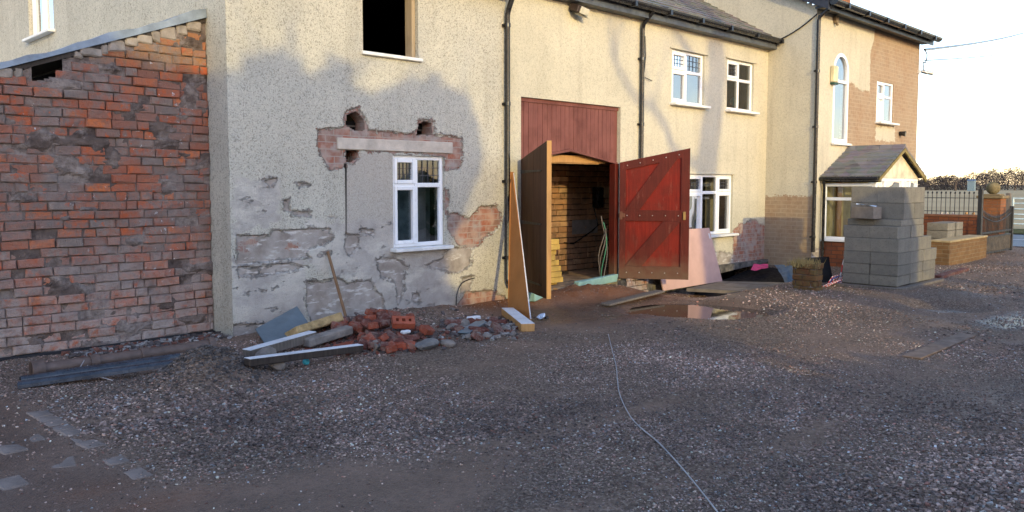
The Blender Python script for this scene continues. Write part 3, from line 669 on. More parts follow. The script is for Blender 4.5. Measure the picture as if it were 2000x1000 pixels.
m = MB(); m.tube([bi(1160, 405), bi(1168, 440), bi(1155, 452), bi(1120, 476), bi(1102, 474)], .012, 6); part(m, 'wall_cable', M_blackplastic, house2)
part(MB().bbox(D0+.6, D1+.3, YI-.35, YI-.05, -.015, .09, .01, jit=.01), 'skirting_debris', M_darkwood, house2)

# the two ledged and braced leaves
M_bolt = plain('bolt_heads', (.45, .42, .40), .4, .5, metal=.5)
def leaf(hx, direc, vis, w, zb, zh, zo, inner, label, skin, frame, name='door_leaf'):
    d = Vector((*direc, 0)).normalized(); n = Vector((-d.y, d.x, 0)); n = n if n.dot(Vector((*vis, 0))) > 0 else -n
    T = Matrix(((d.x, n.x, 0, hx), (d.y, n.y, 0, YF-.01), (0, 0, 1, 0), (0, 0, 0, 1)))
    zt = lambda x: zh+(zo-zh)*x/w
    m = MB(); nb = 8
    for i in range(nb):
        a, b = w*i/nb, w*(i+1)/nb; m.prism([(a, zb), (b, zb), (b, zt(b)), (a, zt(a))], -.022, .022+.0022*(i % 2), 0, T)
    root_ = part(m, 'door_leaf', skin, house2); root_['label'] = label
    if inner:
        f_ = MB(); y0, y1 = .026, .058; sw_ = .13; mid = zb+(zh-zb)*.50
        f_.prism([(0, zb+.001), (sw_*.75, zb+.001), (sw_*.75, zt(sw_*.75)-.001), (0, zt(0)-.001)], y0, y1, 0, T)
        f_.prism([(w-sw_, zb+.001), (w, zb+.001), (w, zt(w)-.001), (w-sw_, zt(w-sw_)-.001)], y0, y1, 0, T)
        s0, s1 = sw_*.75, w-sw_
        f_.prism([(s0, zb+.001), (s1, zb+.001), (s1, zb+.2), (s0, zb+.2)], y0, y1-.002, 0, T)
        f_.prism([(s0, mid), (s1, mid), (s1, mid+.17), (s0, mid+.17)], y0, y1-.002, 0, T)
        f_.prism([(s0, zt(s0)-.13), (s1, zt(s1)-.13), (s1, zt(s1)-.001), (s0, zt(s0)-.001)], y0, y1-.002, 0, T)
        f_.prism([(s0, mid+.172), (s0+.22, mid+.172), (s1-.06, zt(s1)-.133), (s1-.33, zt(s1-.3)-.133)], y0, y1-.004, 0, T)
        f_.prism([(s0, zb+.203), (s0+.26, zb+.203), (s1, mid-.003), (s1-.27, mid-.003)], y0, y1-.004, 0, T)
        part(f_, 'ledge_and_brace', frame, root_)
        for zz in (zb+.1, mid+.085, None):
            for k in range(5):
                x = .12+k*.2; z_ = zz if zz else zt(x)-.07
                bm = bmesh.new(); bmesh.ops.create_icosphere(bm, subdivisions=1, radius=.011); part(MB().from_bm(bm, 0, T @ Matrix.Translation((x, y1, z_)), True), 'bolt', M_bolt, root_)
        part(MB().bbox(w-.1, w-.055, y1, y1+.03, mid+.02, mid+.15, .006, 0, T), 'rim_lock', plain('brass', (.35, .22, .08), .4, .5, metal=.7), root_)
        part(MB().bbox(-.01, .09, y1, y1+.02, mid+.05, mid+.12, .005, 0, T).bbox(.0, .05, y1, y1+.035, mid+.02, mid+.15, .005, 0, T), 'hinge', plain('rusty_iron', (.12, .05, .03), .8), root_)
    else:
        for zz in (zb+.12, 1.05, zh-.2): part(MB().prism([(.0, zz), (w*.8, zz+.02), (w*.8, zz+.04), (0, zz+.05)], .024, .03, 0, T), 'strap_hinge', M_iron, root_)
        f2_ = MB().prism([(w+.001, zb), (w+.022, zb), (w+.022, zo), (w+.001, zo)], -.03, .03, 0, T); part(f2_, 'edge_strip', M_pine, root_)
    return root_
leaf(10.47, (11.09-10.47, 7.135-YF), (-1, 0), 1.09, .10, 1.945, 2.165, True, 'right hand red braced cart door leaf standing open', M_redpaint, M_redframe)
leaf(8.25, (7.74-8.25, 7.09-YF), (-1, .3), 1.09, .13, 1.95, 2.155, False, 'left hand cart door leaf standing open, its brown outer face in shade', M_leafout, M_leafout)

# ================================================================== RIGHT HOUSE
house3 = empty('tall_end_house', (XR, YR, 0), 0, 'taller cream end house with bared brown brick and an arched window', 'house')
def Z4(pts): return [FR(1480+x/3.03, y/3.03) for x, y in pts]
XE = 20.7
B3 = [Z4([(698, 150), (690, 225), (668, 320), (665, 545), (600, 530), (560, 490), (532, 492), (526, 560), (524, 850), (640, 880), (945, 1200), (1000, 1200), (1000, 150)])]
W3 = [Z4([(700, 750), (812, 755), (815, 835), (700, 830)])]
aw = (FR(1624, 278)[0], FR(1653, 278)[0], 2.44, 4.2); rw = (FR(1714, 157)[0], FR(1747, 157)[0], 2.96, 3.84)
archp = [(aw[0], aw[2]), (aw[1], aw[2])]+[((aw[0]+aw[1])/2+(aw[1]-aw[0])/2*math.cos(t), aw[3]-.34+.34*math.sin(t)) for t in np.linspace(0, math.pi, 14)]
def f3(u, z):
    b = rag(u, z, B3, amp=.12); return {'tan': np.minimum(b, 1-rag(u, z, W3, amp=.3)), 'grey': rag(u, z, [[(XR, -.5), (XE, -.5), (XE, .35), (XR, .35)]])}
V, Q, A = wall_grid(XR, XE, -.5, 4.96, .03, [rw], [archp], .14, fields=f3, off=lambda u, z: .01*(np.clip((rag(u, z, B3, amp=.12)-.47)/.05, 0, 1)), map=facing(YR))
slope3 = .46
V2, Q2, A2 = wall_grid(-13, -YR, -.5, 7.8, .05, (), (), 0, top=lambda u: 4.98+slope3*(-u-YR), map=leftface(XR), fields=lambda u, z: {'tan': rag(u, z, [[(-13, -.5), (-YR+.1, -.5), (-YR+.1, 1.38), (-13, 1.3)]], amp=.06)})
V3, Q3, A3 = wall_grid(YR, 13, -.5, 7.8, .2, (), (), 0, top=lambda u: 4.98+slope3*(u-YR), map=lambda v: np.stack([XE-v[:, 1], v[:, 0], v[:, 2]], 1))
V, Q, A = merge_meshes([(V, Q, A), (V2, Q2, A2), (V3, Q3, A3)])
sub(fast_mesh('wall', V, Q, M_render2, None, A), house3)
part(MB().box(XR+.02, XE-.02, 12.9, 13, -.4, 7.5), 'back_wall', M_render2, house3)
room(house3, XR+.2, XE-.2, YR+.15, 10, 2.3, 4.7, M_room)
window(house3, rw[0], rw[1], rw[2], rw[3], YR+.03, (.47,), (.64,), [(0, 0), (0, 1)], [], M_glass_sky, label='white two light window in the bared brown brick')
# arched window
m = MB(); cxm, rr = (aw[0]+aw[1])/2, (aw[1]-aw[0])/2; N_ = 18
out_ = [(aw[0]-.01, aw[2]-.01)]+[(cxm-(rr+.01)*math.cos(t), aw[3]-.34+.35*math.sin(t)) for t in np.linspace(0, math.pi, N_)]+[(aw[1]+.01, aw[2]-.01)]
inn_ = [(aw[0]+.06, aw[2]+.07)]+[(cxm-(rr-.06)*math.cos(t), aw[3]-.34+.28*math.sin(t)) for t in np.linspace(0, math.pi, N_)]+[(aw[1]-.06, aw[2]+.07)]
n_ = len(out_)
vs = [(x, YR-.012, z) for x, z in out_]+[(x, YR-.012, z) for x, z in inn_]+[(x, YR+.06, z) for x, z in out_]+[(x, YR+.06, z) for x, z in inn_]
fs = []
for i in range(n_):
    j = (i+1) % n_; fs += [(i, j, n_+j, n_+i), (n_+i, n_+j, 3*n_+j, 3*n_+i), (i, j, 2*n_+j, 2*n_+i)]
m.add(vs, fs); m.box(aw[0]+.05, aw[1]-.05, YR-.009, YR+.05, 3.62, 3.68)
fo = part(m, 'window', M_pvc, house3); fo['label'] = 'tall white arched stair window'
part(MB().add([(x, YR+.03, z) for x, z in inn_], [tuple(range(n_))]), 'pane', M_glass_sky, fo)
part(MB().bbox(aw[0]-.05, aw[1]+.07, YR-.08, YR-.015, aw[2]-.055, aw[2]-.012, .006), 'sill', M_sill, fo)
# roof edge, soffit, gutter, verge
ze = 5.02
part(MB().add([(XR-.18, YR-.34, ze+.05), (XE+.12, YR-.34, ze+.05), (XE+.12, 12.9, ze+.06+slope3*6.15), (XR-.18, 12.9, ze+.06+slope3*6.15), (XR-.18, YR-.32, ze), (XE+.12, YR-.32, ze), (XE+.12, 12.9, ze+slope3*6.15), (XR-.18, 12.9, ze+slope3*6.15)],
    [(0, 1, 2, 3), (4, 5, 6, 7), (0, 1, 5, 4), (1, 2, 6, 5), (0, 3, 7, 4)]), 'roof', M_slate, house3)
part(MB().box(XR-.1, XE+.10, YR-.25, YR-.004, ze-.12, ze-.08).box(XR-.1, XE+.10, YR-.275, YR-.252, ze-.17, ze-.005), 'fascia', plain('dark_fascia', (.02, .025, .035), .4, .5), house3)
part(gutter_mb(XR-.12, XE+.13, YR-.37, ze-.01, .09), 'gutter', M_blackplastic, house3)
part(MB().prism([(0, 0), (6, 6*slope3), (6, 6*slope3-.16), (0, -.16)], XR-.15, XR-.02, 0, Matrix(((0, 1, 0, 0), (1, 0, 0, YR-.28), (0, 0, 1, ze-.01), (0, 0, 0, 1)))), 'bargeboard', plain('barge_paint', (.03, .035, .05), .5), house3)
downpipe(house3, FR(1588, 200)[0]+.05, YR-.05, 4.98, .22, .036, False, swan=.25)
m = MB(); cx = onY(1634, 0, 8.5); m.box(cx.x-.3, cx.x+.3, 8.3, 8.9, 5.4, 6.9); m.box(cx.x-.36, cx.x+.36, 8.24, 8.96, 6.9, 7.05); part(m, 'chimney', M_pillarbrick, house3)

# ------------------------------------------------------------------ porch
YP = 6.05; PX0, PX1, PR = 15.65, 17.92, 16.785
porch = empty('gabled_porch', (PX0, YP, 0), 0, 'small white glazed porch with grey tiled gable roof in front of the end house', 'porch')
ov = .1; pe, pk = 1.74, 2.33; sp = (pk-pe)/(PR-(PX0-ov))
for (s_, e_) in ((1, PX0-ov), (-1, PX1+ov)):
    m = MB(); course = .16; L = abs(PR-e_)
    k = 0
    while k*course < L:
        a, b = k*course, min(L, (k+1)*course+.03); fx = lambda t: e_+s_*t; fz = lambda t, o: pe-.02+sp*t+o
        yy = YP-.12
        while yy < YR-.003:
            y2 = min(yy+.2, YR-.003); j = RND.uniform(0, .006)
            m.add([(fx(a), yy+.001, fz(a, .045+j)), (fx(b), yy+.001, fz(b, .02)), (fx(b), y2-.002, fz(b, .02)), (fx(a), y2-.002, fz(a, .045+j)), (fx(a), yy+.001, fz(a, .0)), (fx(a), y2-.002, fz(a, .0)), (fx(b), yy+.001, fz(b, 0))],
                [(0, 1, 2, 3), (0, 3, 5, 4), (0, 4, 6, 1)]); yy += .2
        k += 1
    part(m, 'roof_slope', M_tile, porch)
m = MB()
for yy in np.arange(YP-.12, YR-.05, .24): m.prism([(PR-.09, pk-.03), (PR, pk+.055), (PR+.09, pk-.03)], yy+.004, min(yy+.236, YR-.004))
part(m, 'ridge', M_tile, porch)
m = MB()
for s_, e_ in ((1, PX0-ov), (-1, PX1+ov)): m.prism([(e_, pe-.09), (PR, pk-.09), (PR, pk+.0), (e_, pe+.0)], YP-.118-.001*s_, YP-.085)
part(m, 'bargeboard', plain('mossy_barge', (.22, .17, .06), .8), porch)
part(MB().prism([(PX0, pe-.02), (PX1, pe-.02), (PR, pk-.1)], YP, YP+.05), 'gable_infill', plain('cream_infill', (.62, .56, .40), .8), porch)
m = MB().box(PX0-.03, PX0+.03, YP-.1, YR-.01, pe-.1, pe-.0); part(m, 'side_fascia', M_blackplastic, porch)
def gut(x): return MB().tube([(x, YP-.1, pe-.03), (x, YR-.02, pe-.03)], .04, 8).tube([(x, YR-.08, pe-.03), (x+.07, YR-.07, pe-.2), (x+.07, YR-.07, .15)], .03, 8)
part(gut(PX0-.13), 'gutter', M_blackplastic, porch)
part(MB().box(PX0, PX0+.1, YP, YR-.004, -.2, .52).box(PX0+.1, PX1-.1, YP, YP+.1, -.2, .2).box(PX1-.1, PX1, YP, YR-.004, -.2, .52), 'dwarf_wall', M_darkredbrick, porch)
# side window (faces left) and glazed front
m = MB(); z0_, z1_ = .525, 1.62
def bar(y0, y1, zz0, zz1): m.bbox(PX0+.02, PX0+.08, y0, y1, zz0, zz1, .005)
bar(YP+.0, YP+.07, z0_, z1_); bar(YR-.075, YR-.005, z0_, z1_); bar(YP+.07, YR-.075, z1_-.06, z1_); bar(YP+.07, YR-.075, z0_, z0_+.06); bar(YP+.07, YR-.075, 1.29, 1.35)
pw = part(m, 'window', M_pvc, porch); pw['label'] = 'side window of the porch'
part(MB().add([(PX0+.05, YP+.06, z0_+.05), (PX0+.05, YR-.07, z0_+.05), (PX0+.05, YR-.07, z1_-.05), (PX0+.05, YP+.06, z1_-.05)], [(0, 1, 2, 3)]), 'pane', M_glass, pw)
part(MB().bbox(PX0-.05, PX0+.02, YP, YR-.01, z0_-.03, z0_+.015, .005), 'sill', M_pvc, pw)
m = MB()
def fb(x0, x1, zz0, zz1): m.bbox(x0, x1, YP+.015, YP+.075, zz0, zz1, .005)
for x in (PX0+.1, 16.15, 17.05, 17.45, PX1-.07): fb(x, x+.06, .2, 1.72)
for xa, xb in ((PX0+.16, 16.15), (16.21, 17.05), (17.11, 17.45), (17.51, PX1-.07)): fb(xa, xb, 1.66, 1.719); fb(xa, xb, .201, .26)
fr_ = part(m, 'window', M_pvc, porch); fr_['label'] = 'white glazed front of the porch'
part(MB().add([(PX0+.15, YP+.045, .25), (PX1-.05, YP+.045, .25), (PX1-.05, YP+.045, 1.67), (PX0+.15, YP+.045, 1.67)], [(0, 1, 2, 3)]), 'pane', M_glass, fr_)
d_ = part(MB().bbox(16.22, 17.04, YP+.05, YP+.1, .25, 1.6, .01), 'door', M_pvc, porch)
part(MB().box(16.4, 16.86, YP+.044, YP+.049, 1.05, 1.5), 'door_light', M_lead, d_)
room(porch, PX0+.11, PX1-.11, YP+.12, YR-.0, .1, 1.7, plain('porch_interior', (.55, .42, .16), .8, .1), 'inner_lining') if False else None
part(MB().box(PX0+.12, PX1-.12, YR-.035, YR-.008, .1, 1.7), 'inner_lining', plain('cream_lining', (.62, .48, .20), .8), porch)
part(MB().bbox(16.2, 16.45, YR-.06, YR-.036, .15, 1.65, .004), 'inner_door_post', M_pine, porch)

# ================================================================== GROUND
def sstep(a, b, x): t = np.clip((x-a)/(b-a), 0, 1); return t*t*(3-2*t)
PUD = onZ(1374, 613, -.1)
PU2 = onZ(1846, 601, -.03)
MOUND = onZ(425, 742, 0)
def ell(x, y, cx, cy, rx, ry, rot=0):
    c, s = math.cos(rot), math.sin(rot); dx, dy = x-cx, y-cy
    return np.sqrt(((dx*c+dy*s)/rx)**2+((-dx*s+dy*c)/ry)**2)
def gz(x, y):
    x = np.asarray(x, float); y = np.asarray(y, float)
    near = 1-sstep(20, 30, np.hypot(x-8, y-4))
    z = (.05*fbm(x*.55, y*.55, 1, 3)+.022*fbm(x*2.2, y*2.2, 2, 3)+.014*fbm(x*9, y*9, 3, 3))*near
    w = .12*fbm(x*2.5, y*2.5, 6, 3)
    z -= .21*(1-sstep(.55, 1.25, ell(x, y, PUD.x, PUD.y, .92, .85, R(-45))+w*.7))
    z -= .09*(1-sstep(.4, 1.3, ell(x, y, PU2.x, PU2.y, .5, .55, R(-45))+w*.6))
    z -= .06*(1-sstep(.7, 1.3, ell(x, y, 9.0, 7.0, 2.2, .9)+w))*(y < 7.9)
    tr = sstep(10.2, 11.2, x)*(1-sstep(14.6, 15.3, x))*sstep(6.1, 6.9, y+w)*(y < 9)
    z -= .22*tr+.22*tr*sstep(6.9, 7.3, y)*sstep(11.6, 12.2, x)
    z += .26*np.exp(-(ell(x, y, MOUND.x-.04, MOUND.y+.12, .46, .36, R(35)))**2*1.3)*(1+.5*fbm(x*6, y*6, 8))
    z += .16*np.exp(-(ell(x, y, 9.15, 7.75, .9, .30))**2)*(1+.8*fbm(x*5, y*5, 9))
    z += .10*np.exp(-((y-7.75)/.35)**2)*sstep(3.8, 4.6, x)*(1-sstep(6.5, 7.2, x))*(1+1.2*fbm(x*4, y*4, 12))
    z += .05*np.exp(-(ell(x, y, 5.1, 6.8, 1.3, .6, R(-35)))**2)
    return z
def grd(px, py, dz=0.0):
    p = onZ(px, py, 0)
    for _ in range(4): p = onZ(px, py, float(gz(p.x, p.y)))
    p.z += dz; return p
def axis_(lo, hi, f0, f1, st):
    a = f0-np.cumsum(np.geomspace(st*1.4, (f0-lo)/6, 26)); a = f0-(f0-a)*(f0-lo)/(f0-a[-1]) if False else a
    b = f1+np.cumsum(np.geomspace(st*1.4, (hi-f1)/6, 26))
    a[-1] = min(a[-1], lo); b[-1] = max(b[-1], hi)
    return np.concatenate([a[::-1], np.arange(f0, f1, st), b[b > f1]])
gx = axis_(-1500, 2500, 1.2, 19.5, .045); gy = axis_(-1500, 2500, .6, 8.7, .045)
GX, GY = np.meshgrid(gx, gy, indexing='ij'); GZ = gz(GX, GY)
I = np.arange(GX.size).reshape(GX.shape)
PATH = [(onZ(*p).x, onZ(*p).y) for p in ((-200, 770), (60, 775), (110, 800), (175, 850), (235, 890), (320, 935), (480, 935), (640, 885), (820, 905), (1010, 870), (980, 960), (900, 1040), (300, 1300), (-600, 1300))]
def mudmask(x, y):
    m = np.clip(.5+poly_sdf(x, y, PATH)*2.5+.35*fbm(x*4, y*4, 21), 0, 1)
    m2 = np.clip((fbm(x*.9, y*.9, 31)+.02)*5, 0, 1)*.75*sstep(4.5, 8, np.hypot(x, y))
    m3 = 1-sstep(.8, 1.5, ell(x, y, 8.6, 6.6, 2.3, 1.1)+.3*fbm(x*2, y*2, 33))
    return np.maximum.reduce([m, m2*.8, m3, ruts(x, y)*.8])
def ruts(x, y):
    s_ = 0
    for (A_, B_) in (((700, 930), (1990, 590)), ((1150, 990), (2060, 640)), ((560, 770), (1560, 600))):
        a = onZ(*A_); b = onZ(*B_); e = Vector((b.x-a.x, b.y-a.y)).normalized(); d_ = (x-a.x)*-e.y+(y-a.y)*e.x+.12*np.sin(((x-a.x)*e.x+(y-a.y)*e.y)*.9)
        s_ = np.maximum(s_, np.exp(-(d_/.14)**2))
    return s_*np.clip(.6+1.6*fbm(x*1.4, y*1.4, 77), 0, 1)
def wetmask(x, y):
    w3 = 1-sstep(.8, 1.4, ell(x, y, 9.0, 6.5, 2.1, .9)+.3*fbm(x*2, y*2, 34))
    p = onZ(1850, 602); q = onZ(1975, 625); w4 = 1-sstep(.5, 1.2, ell(x, y, p.x, p.y, .55, .3)+.5*fbm(x*3, y*3, 35)); w5 = 1-sstep(.4, 1.2, ell(x, y, q.x, q.y, .9, .35)+.6*fbm(x*3, y*3, 36))
    w7 = np.clip(-.15-2.2*fbm(x*.8, y*.8, 91, 5), 0, .6)
    w6 = np.clip(.2+poly_sdf(x, y, PATH)*1.2+.9*fbm(x*2.2, y*2.2, 37), 0, .7)
    return np.clip(np.maximum.reduce([w3*.8, w4, w5*.9, w6, w7]), 0, 1)
def rust(x, y):
    a = np.exp(-ell(x, y, 7.6, 7.9, .9, .35)**2)+np.exp(-ell(x, y, 9.3, 7.7, 1.2, .35)**2)*.9+.5*np.exp(-ell(x, y, 10.6, 7.2, 1.3, .5)**2)
    p = onZ(300, 985); q = onZ(180, 960)
    return np.clip(a+.35*np.exp(-ell(x, y, p.x, p.y, .35, .15)**2)+.3*np.exp(-ell(x, y, q.x, q.y, .2, .12)**2), 0, 1)
n = N('yard_earth', .9, .25); P_ = n.geo()
n._oc = P_
mud = n.attr('mud'); wet = n.attr('wet')
f = n.noise(2.5, 6); f2 = n.noise(26, 5, rough=.7); v1 = n.vor(70); v2 = n.node('ShaderNodeTexVoronoi', Scale=70.0); n.put(v2.inputs['Vector'], P_)
hs = n.t.nodes.new('ShaderNodeSeparateColor'); n.put(hs.inputs[0], v2.outputs['Color'])
c = n.mix(n.mr(f, .3, .7), (.185, .118, .08), (.28, .18, .125))
c = n.mix(n.math('MULTIPLY', n.math('SUBTRACT', 1.0, mud), .75), c, n.ramp(hs.outputs[0], [(0, (.05, .034, .024)), (.5, (.14, .10, .072)), (.8, (.25, .185, .135)), (1, (.42, .34, .26))]))
c = n.mix(n.mr(f2, .50, .70, 0, .55), c, (.035, .026, .022))
c = n.mix(n.math('MULTIPLY', wet, .55), c, (.035, .028, .026))
c = n.mix(n.math('MULTIPLY', n.attr('rust'), n.mr(f2, .3, .6, .3, .95)), c, (.22, .075, .025))
fx = n.xyz(P_)[0]
n.col(c)
n.rough(n.math('SUBTRACT', n.mr(n.noise(9, 4), .3, .7, .80, .95), n.math('MULTIPLY', wet, .72), True))
n.bump(n.math('ADD', n.math('MULTIPLY', v1, n.math('SUBTRACT', -1.1, n.math('MULTIPLY', mud, -.75))), n.math('MULTIPLY', f2, .8)), .016)
M_ground = n.mat
gx_, gy_ = GX.ravel(), GY.ravel()
o = fast_mesh('ground', np.stack([gx_, gy_, GZ.ravel()], 1), np.stack([I[:-1, :-1].ravel(), I[1:, :-1].ravel(), I[1:, 1:].ravel(), I[:-1, 1:].ravel()], 1), M_ground, None,
    {'mud': mudmask(gx_, gy_), 'wet': wetmask(gx_, gy_), 'rust': rust(gx_, gy_)}, True)
tag(o, 'dark gravel and mud yard in front of the houses', None, None, 'structure')
# puddle in the hollow
m = N('puddle_water', .02, .5); m.col((.035, .026, .022)); m.b.inputs['IOR'].default_value = 1.6; m.b.inputs['Specular IOR Level'].default_value = .9
m.bump(m.noise(5, 2), .0006); M_water = m.mat
a = [(PUD.x+1.3*math.cos(t)*math.cos(R(-45))-1.1*math.sin(t)*math.sin(R(-45)), PUD.y+1.3*math.cos(t)*math.sin(R(-45))+1.1*math.sin(t)*math.cos(R(-45)), -.098) for t in np.linspace(0, 2*math.pi, 40, endpoint=False)]
o = MB().add(a, [tuple(range(40))]).build('puddle', M_water); tag(o, 'muddy puddle reflecting the pink board in front of the open cart door', None, None, 'structure')

a = [(PU2.x+.75*math.cos(t), PU2.y+.75*math.sin(t), -.045) for t in np.linspace(0, 2*math.pi, 32, endpoint=False)]

# ------------------------------------------------------------------ gravel: angular stones, too many to count
rs = np.random.RandomState(5)
def scatter(nn, dmin, dmax, pw):
    t = rs.rand(nn); d = (dmin**pw+(dmax**pw-dmin**pw)*t)**(1/pw); u = rs.uniform(-.74, .74, nn)
    return d*(1+u)*2**-.5, d*(1-u)*2**-.5, d
def stones(x, y, sz, colr, sink=.3):
    nn = len(x); base = np.array([(sx, sy, sz_) for sx in (-1, 1) for sy in (-1, 1) for sz_ in (-1, 1)], float)*.5
    q = np.array([(0, 1, 3, 2), (4, 6, 7, 5), (0, 4, 5, 1), (2, 3, 7, 6), (0, 2, 6, 4), (1, 5, 7, 3)])
    B = base[None]*(1+rs.uniform(-.55, .35, (nn, 8, 3)))
    B *= (sz[:, None]*np.stack([rs.uniform(.8, 1.5, nn), rs.uniform(.65, 1.1, nn), rs.uniform(.4, .8, nn)], 1))[:, None, :]
    a = rs.uniform(0, 6.28, nn); ti = rs.normal(0, .35, nn); ca, sa, ct, st = np.cos(a), np.sin(a), np.cos(ti), np.sin(ti)
    X, Y, Z = B[..., 0], B[..., 1], B[..., 2]
    X, Z = X*ct[:, None]-Z*st[:, None], X*st[:, None]+Z*ct[:, None]
    X, Y = X*ca[:, None]-Y*sa[:, None], X*sa[:, None]+Y*ca[:, None]
    z0 = gz(x, y)+sz*.12*(1-sink)
    V = np.stack([X+x[:, None], Y+y[:, None], Z+z0[:, None]], 2).reshape(-1, 3)
    Fq = (q[None]+8*np.arange(nn)[:, None, None]).reshape(-1, 4)
    return V, Fq, np.repeat(colr, 8, 0)
def scol(nn):
    g = np.exp(rs.normal(math.log(.145), .55, nn)); c = np.stack([g*1.62, g*1.12, g*.90], 1)
    k = rs.rand(nn); r_ = k < .04; c[r_] = np.stack([g[r_]*1.7, g[r_]*.8, g[r_]*.6], 1); b_ = (k > .93); c[b_] = np.stack([g[b_]*1.5, g[b_]*1.45, g[b_]*1.4], 1)
    w_ = (k > .994); c[w_] = (.5, .44, .38); return np.clip(c, .02, .6)
PV = [((XL-.02), 8.0)]
def clear(x, y):
    k = (y < np.where(x < XL, YB-.02, np.where(x < XR, YF-.01, YR-.01)))
    k &= ell(x, y, PUD.x, PUD.y, 1.0, .9, R(-45))+.25*fbm(x*4, y*4, 3) > .95
    k &= ell(x, y, PU2.x, PU2.y, .38, .42, R(-45))+.35*fbm(x*5, y*5, 4) > .9
    return k
def damp(x, y): return np.clip(1.0+1.5*fbm(x*.8, y*.8, 91, 5), .5, 1.45)*np.clip(1+.8*fbm(x*3.5, y*3.5, 92), .7, 1.3)
parts_ = []
for nn, dmin, dmax, pw, smin, smax in ((190000, 3.2, 8.2, 1.3, .004, .0145), (120000, 7.5, 21, 1.1, .007, .02)):
    x, y, d = scatter(nn, dmin, dmax, pw)
    md = mudmask(x, y); pat = np.clip(.80+2.2*fbm(x*1.1, y*1.1, 41, 5), .15, 1)*(1-.65*ruts(x, y))
    k = clear(x, y) & (rs.rand(nn) < np.clip((1-md*.93)*pat, .04, 1)); x, y, d = x[k], y[k], d[k]
    big = np.clip(.95+1.3*fbm(x*.8, y*.8, 44), .6, 1.6)*(1+.9*np.exp(-ell(x, y, onZ(1960, 940).x, onZ(1960, 940).y, .8, .6)**2)+.7*np.exp(-ell(x, y, onZ(330, 800).x, onZ(330, 800).y, .6, .5)**2))
    parts_.append(stones(x, y, rs.uniform(smin, smax, len(x))*big, scol(len(x))*damp(x, y)[:, None]))
V = np.concatenate([p[0] for p in parts_]); off_ = np.cumsum([0]+[len(p[0]) for p in parts_[:-1]])
Q = np.concatenate([p[1]+o_ for p, o_ in zip(parts_, off_)]); Cc_ = np.concatenate([p[2] for p in parts_])
n = N('gravel_stone', .85, .3); n.col(n.mix(n.mr(n.noise(90, 3, n.geo()), .3, .7, 0, .4), n.attr('tint', 'Color'), (.07, .06, .055))); M_gravel = n.mat
o = fast_mesh('gravel', V, Q, M_gravel, None, {'tint': Cc_}); tag(o, 'loose crushed stone scattered over the yard', None, None, 'stuff')

# larger rubble crumbs strewn along the foot of the walls
def crumbs(name, pts, smin, smax, cols, label):
    x = np.array([p[0] for p in pts]); y = np.array([p[1] for p in pts]); nn = len(x)
    V, Q, Cc = stones(x, y, rs.uniform(smin, smax, nn), np.array(cols)[rs.randint(0, len(cols), nn)], -1)
    o = fast_mesh(name, V, Q, M_gravel, None, {'tint': Cc}); tag(o, label, None, None, 'stuff')
pts = []
for _ in range(900): t = RND.random(); p = grd(660+RND.gauss(70, 65), 655+RND.gauss(0, 16)); pts.append((p.x, p.y))
crumbs('brick_crumbs', [p for p in pts if p[1] < 8.0], .015, .05, [(.22, .06, .035), (.15, .05, .035), (.12, .09, .08), (.25, .09, .05), (.09, .07, .065)], 'broken crumbs of red brick round the rubble heap')
pts = []
for _ in range(420): p = grd(RND.uniform(860, 1010), RND.gauss(640, 10)); pts.append((p.x, p.y))
for _ in range(500): p = grd(RND.uniform(180, 430), 0) if False else Vector((RND.uniform(2.4, 4.6), RND.gauss(8.25, .12), 0)); pts.append((p.x, p.y))
crumbs('wall_foot_debris', [p for p in pts if p[1] < (8.42 if p[0] < 3.9 else 8.0)], .015, .055, [(.10, .08, .075), (.20, .17, .15), (.16, .06, .04), (.34, .32, .30), (.08, .065, .06)], 'mortar and stone debris along the foot of the walls')
pts = [(MOUND.x+RND.gauss(0, .3), MOUND.y+.1+RND.gauss(0, .22)) for _ in range(1500)]
crumbs('soil_heap_grit', pts, .008, .026, [(.09, .075, .065), (.13, .105, .09), (.06, .05, .045), (.2, .17, .15)], 'gritty crumbs on the small heap of soil')

# ================================================================== LOOSE THINGS BY THE WALL
def bar_on(name, A, B, w, h, mat, label, cat, bv=.006, jit=.0, roll=0, group=None, parent=None, top=None):
    """a bar lying from A to B (centres of its underside)"""
    A, B = Vector(A), Vector(B); d = (B-A); L = d.length; d.normalize(); s_ = d.cross(Vector((0, 0, 1))).normalized(); u = s_.cross(d)
    if roll: q = Matrix.Rotation(roll, 3, d); s_ = q @ s_; u = q @ u
    T = Matrix(((d.x, s_.x, u.x, A.x), (d.y, s_.y, u.y, A.y), (d.z, s_.z, u.z, A.z), (0, 0, 0, 1)))
    mb = MB().bbox(0, L, -w/2, w/2, 0, h, min(bv, h*.3, w*.3), 0, None, jit)
    me = mb.build(name, mat); me.matrix_world = T
    if label: tag(me, label, cat, group)
    if top:
        o2 = MB().bbox(.002, L-.002, -w/2+.002, w/2-.002, h+.0005, h+.006, .001).build(top[0], top[1]); o2.parent = me
    return me
def rock(name, p, r, mat, label, cat='stone', sq=(1, .8, .6), seed=0, group=None):
    bm = bmesh.new(); bmesh.ops.create_icosphere(bm, subdivisions=2, radius=1)
    rg = random.Random(seed); pl = [(Vector((rg.gauss(0, 1), rg.gauss(0, 1), rg.gauss(0, 1))).normalized(), rg.uniform(.6, .95)) for _ in range(9)]
    for v in bm.verts:
        for nn_, dd in pl:
            k = v.co.dot(nn_)
            if k > dd: v.co -= nn_*(k-dd)
        v.co = Vector((v.co.x*sq[0], v.co.y*sq[1], v.co.z*sq[2]))*r
    o = MB().from_bm(bm).build(name, mat); o.location = p; o.rotation_euler = (0, 0, rg.uniform(0, 6)); return tag(o, label, cat, group)
M_pipe = plain('brown_clay_pipe', (.115, .078, .062), .55, .4, .35, 9, .003, 50)
